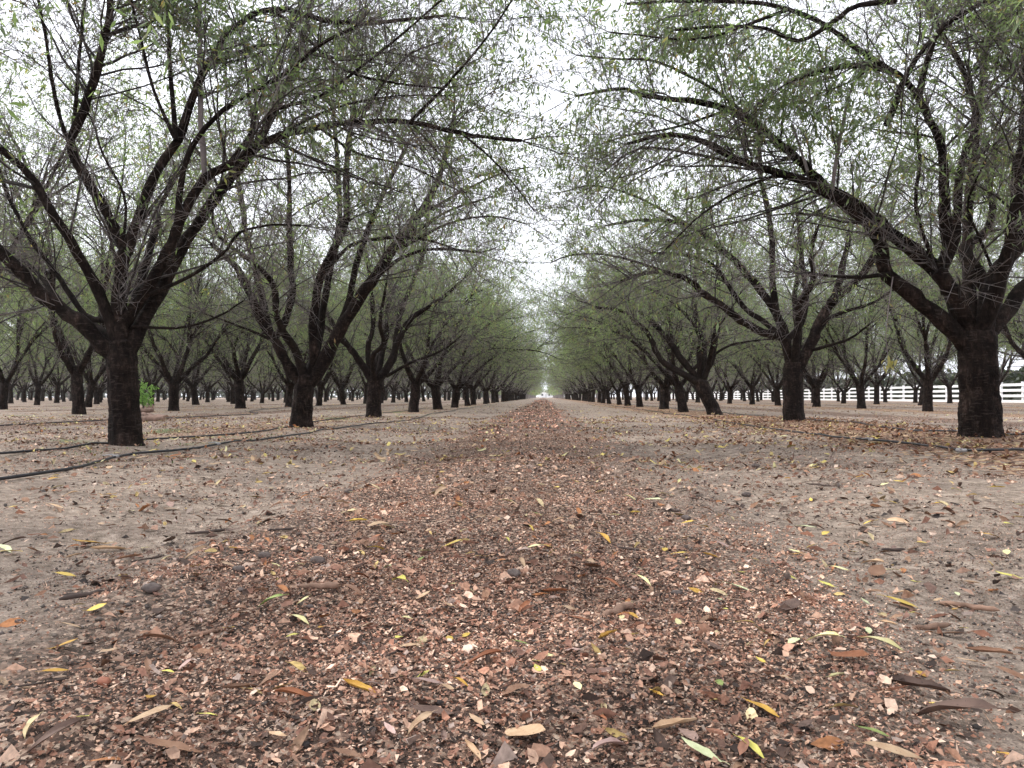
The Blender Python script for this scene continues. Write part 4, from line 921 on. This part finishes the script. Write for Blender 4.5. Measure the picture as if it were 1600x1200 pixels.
def buried():
    rng = np.random.RandomState(21); g = Geo(); sh = SHAPES['curl'] + SHAPES['short'] + SHAPES['flat'][:1]
    BP = np.array([(.19, .105, .065), (.12, .065, .045), (.27, .165, .105), (.36, .25, .165), (.075, .048, .037), (.30, .13, .055), (.24, .16, .13), (.44, .35, .20), (.42, .30, .12)])
    for n, y0, y1, zone, s0, s1 in ((520, .8, 2.4, lambda x, y: .25 + .6 * zmul(x, y), .02, .055), (1500, 2.4, 5.5, lambda x, y: .4 + .3 * zmul(x, y), .03, .075)):
        for p in scatter(n, y0, y1, rng, zone):
            V, Q = sh[rng.randint(len(sh))]; L = rng.uniform(s0, s1); V = V * L * np.array((1, rng.uniform(.9, 1.7), 1))
            a, t, r_ = rng.uniform(0, 6.28), rng.randn() * .25, rng.randn() * .35
            R = np.array(Matrix.Rotation(a, 3, 'Z') @ Matrix.Rotation(t, 3, 'Y') @ Matrix.Rotation(r_, 3, 'X'))
            V = V @ R.T; g.add(V + p + UP * (.004 - .05 * L * rng.rand()), Q, np.repeat((BP[rng.randint(len(BP))] * rng.uniform(.7, 1.3))[None], len(V), 0) * rng.uniform(.85, 1.15, (len(V), 1)))
    o = link('curled_litter', g.build('curled_litter', [M_CHIP]), kind='stuff'); tag(o, 'curled and torn brown leaves half buried in the lane mulch', 'leaf litter')
buried()
M_STICK = plain('stick_bark', (.22, .135, .095), .85, .45, 25); M_DSTICK = plain('dark_stick', (.07, .05, .042), .85, .4, 25); M_HULL = plain('hull', (.12, .095, .085), .9, .4, 60); M_NUT = plain('nut', (.26, .10, .06), .7, .3, 40)
def stick(px, py, L, r_px, ang, mat, label, grp=None):
    rng = np.random.RandomState(px); p = drop(px, py); k = p[1] / F; Lm = L * k; r = r_px * k
    kk = CAM_H / max(p[1], .3); hd = math.atan2(math.sin(math.radians(ang)) / max(kk, .22), math.cos(math.radians(ang)))
    Lm = min(Lm * math.hypot(math.cos(math.radians(ang)), math.sin(math.radians(ang)) / max(kk, .22)), .2)
    n = 10; P = np.linspace(-.5, .5, n)[:, None] * Lm * np.array((math.cos(hd), math.sin(hd), 0)); P = P + rng.randn(n, 3) * r * .18
    P[:, 2] += r * .8; R = r * (1 + .12 * rng.randn(n)); R[0] *= .35; R[-1] *= .3
    V, Q = tubes(P[None], R[None], 9); o = link('stick', mesh('stick', V, Q, None, [mat]), loc=(p[0], p[1], float(ground(p[0], p[1])) + .003)); tag(o, label, 'stick', grp)
stick(965, 961, 58, 6.0, 22, M_STICK, 'thick short brown stick lying beside yellow and amber leaves')
stick(1515, 953, 66, 4, -10, M_STICK, 'pinkish bark stick pointing at a pale green leaf')
stick(1456, 985, 72, 4.2, 6, M_STICK, 'straight ridged bark stick on the edge of the wheel track')
stick(146, 935, 76, 4, 14, M_DSTICK, 'long dark stick lying on bare soil')
stick(500, 922, 66, 5, 0, M_STICK, 'knobbly tan stick joined to a rust leaf')
stick(327, 993, 50, 3.5, 18, M_STICK, 'smooth tan stick above a tiny yellow leaf')
for a in ((120, 931, 40, 1.6, 5), (385, 1075, 40, 1.8, 0), (58, 1072, 80, 1.6, 14), (345, 1112, 26, 1.6, 50), (1240, 955, 32, 2, -25), (1050, 800, 30, 2, -8), (980, 860, 46, 2, -6), (330, 833, 60, 2.2, 10), (1310, 775, 50, 1.5, 30), (620, 1022, 26, 2, 40), (1395, 862, 40, 2.5, 2), (230, 876, 30, 1.6, 20), (1290, 760, 46, 1.4, -12), (440, 830, 34, 2, 5)):
    stick(*a, M_DSTICK, 'thin dark twig fallen on the lane floor', 'thin fallen twigs')
def nut(px, py, w_px, mat, label, name, cat, grp=None):
    rng = np.random.RandomState(px + 3); p = drop(px, py); r = w_px * p[1] / F * .5
    nu, nv = 9, 12; th = np.linspace(.05, math.pi - .05, nu); ph = np.arange(nv) * 2 * math.pi / nv
    x = np.cos(th)[:, None] * np.ones(nv); yy = np.sin(th)[:, None] * np.cos(ph) * .68; zz = np.sin(th)[:, None] * np.sin(ph) * .55
    V = np.stack((x, yy, zz), -1) * (1 + (.15 if name == 'earth_clod' else .08) * rng.randn(nu, nv, 1)); V[:, :, 2] += .45; V = V.reshape(-1, 3) * r
    k = np.arange(nu - 1)[:, None] * nv; s = np.arange(nv)[None]; Q = np.stack((k + s, k + nv + s, k + nv + (s + 1) % nv, k + (s + 1) % nv), -1).reshape(-1, 4)
    o = link(name, mesh(name, V, Q, None, [mat]), loc=(p[0], p[1], float(ground(p[0], p[1])) + .002)); o.rotation_euler.z = rng.uniform(-.8, .8); tag(o, label, cat, grp)
for a in ((373, 894, 19), (376, 926, 13), (236, 935, 28), (496, 882, 24), (413, 873, 20), (803, 902, 24), (1057, 932, 18), (1072, 813, 15), (1166, 774, 15), (30, 975, 13), (484, 952, 12), (1181, 731, 12), (245, 902, 13), (1400, 787, 10), (545, 772, 14)):
    nut(*a, M_HULL, 'grey-brown dried almond hull lying on the lane floor', 'almond_hull', 'hull', 'dried almond hulls')
nut(162, 1074, 27, M_NUT, 'reddish brown almond lying near a curled brown leaf', 'almond', 'nut')
nut(1361, 1059, 14, plain('pink_nut', (.42, .22, .18), .7, .2, 40), 'small pink almond beside a long dark leaf', 'almond', 'nut')
M_CLOD = plain('dark_clod', (.035, .028, .026), .95, .4, 60)
for a in ((689, 1104, 16), (1170, 1166, 19), (476, 1170, 18), (1258, 1143, 13), (583, 1145, 12), (955, 1085, 11)):
    nut(*a, M_CLOD, 'black clod of earth among the pale leaf crumbs', 'earth_clod', 'clod', 'black earth clods')

# ------------------------------------------------------------------ damp air between the rows
def haze():
    g = Geo(); box(0, 600, 4.2, 820, 1300, 11.6, g)
    m = bpy.data.materials.new('damp_air'); m.use_nodes = True; n, l = m.node_tree.nodes, m.node_tree.links; n.clear()
    v = n.new('ShaderNodeVolumePrincipled'); v.inputs['Color'].default_value = (.92, .94, .95, 1); v.inputs['Density'].default_value = .0002; v.inputs['Anisotropy'].default_value = .2
    o = n.new('ShaderNodeOutputMaterial'); l.new(v.outputs[0], o.inputs['Volume'])
    link('haze', g.build('haze', [m], False), kind='stuff')
haze()
#print('TRIANGLES', sum(TRI.values()), sorted(TRI.items(), key=lambda a: -a[1])[:14])
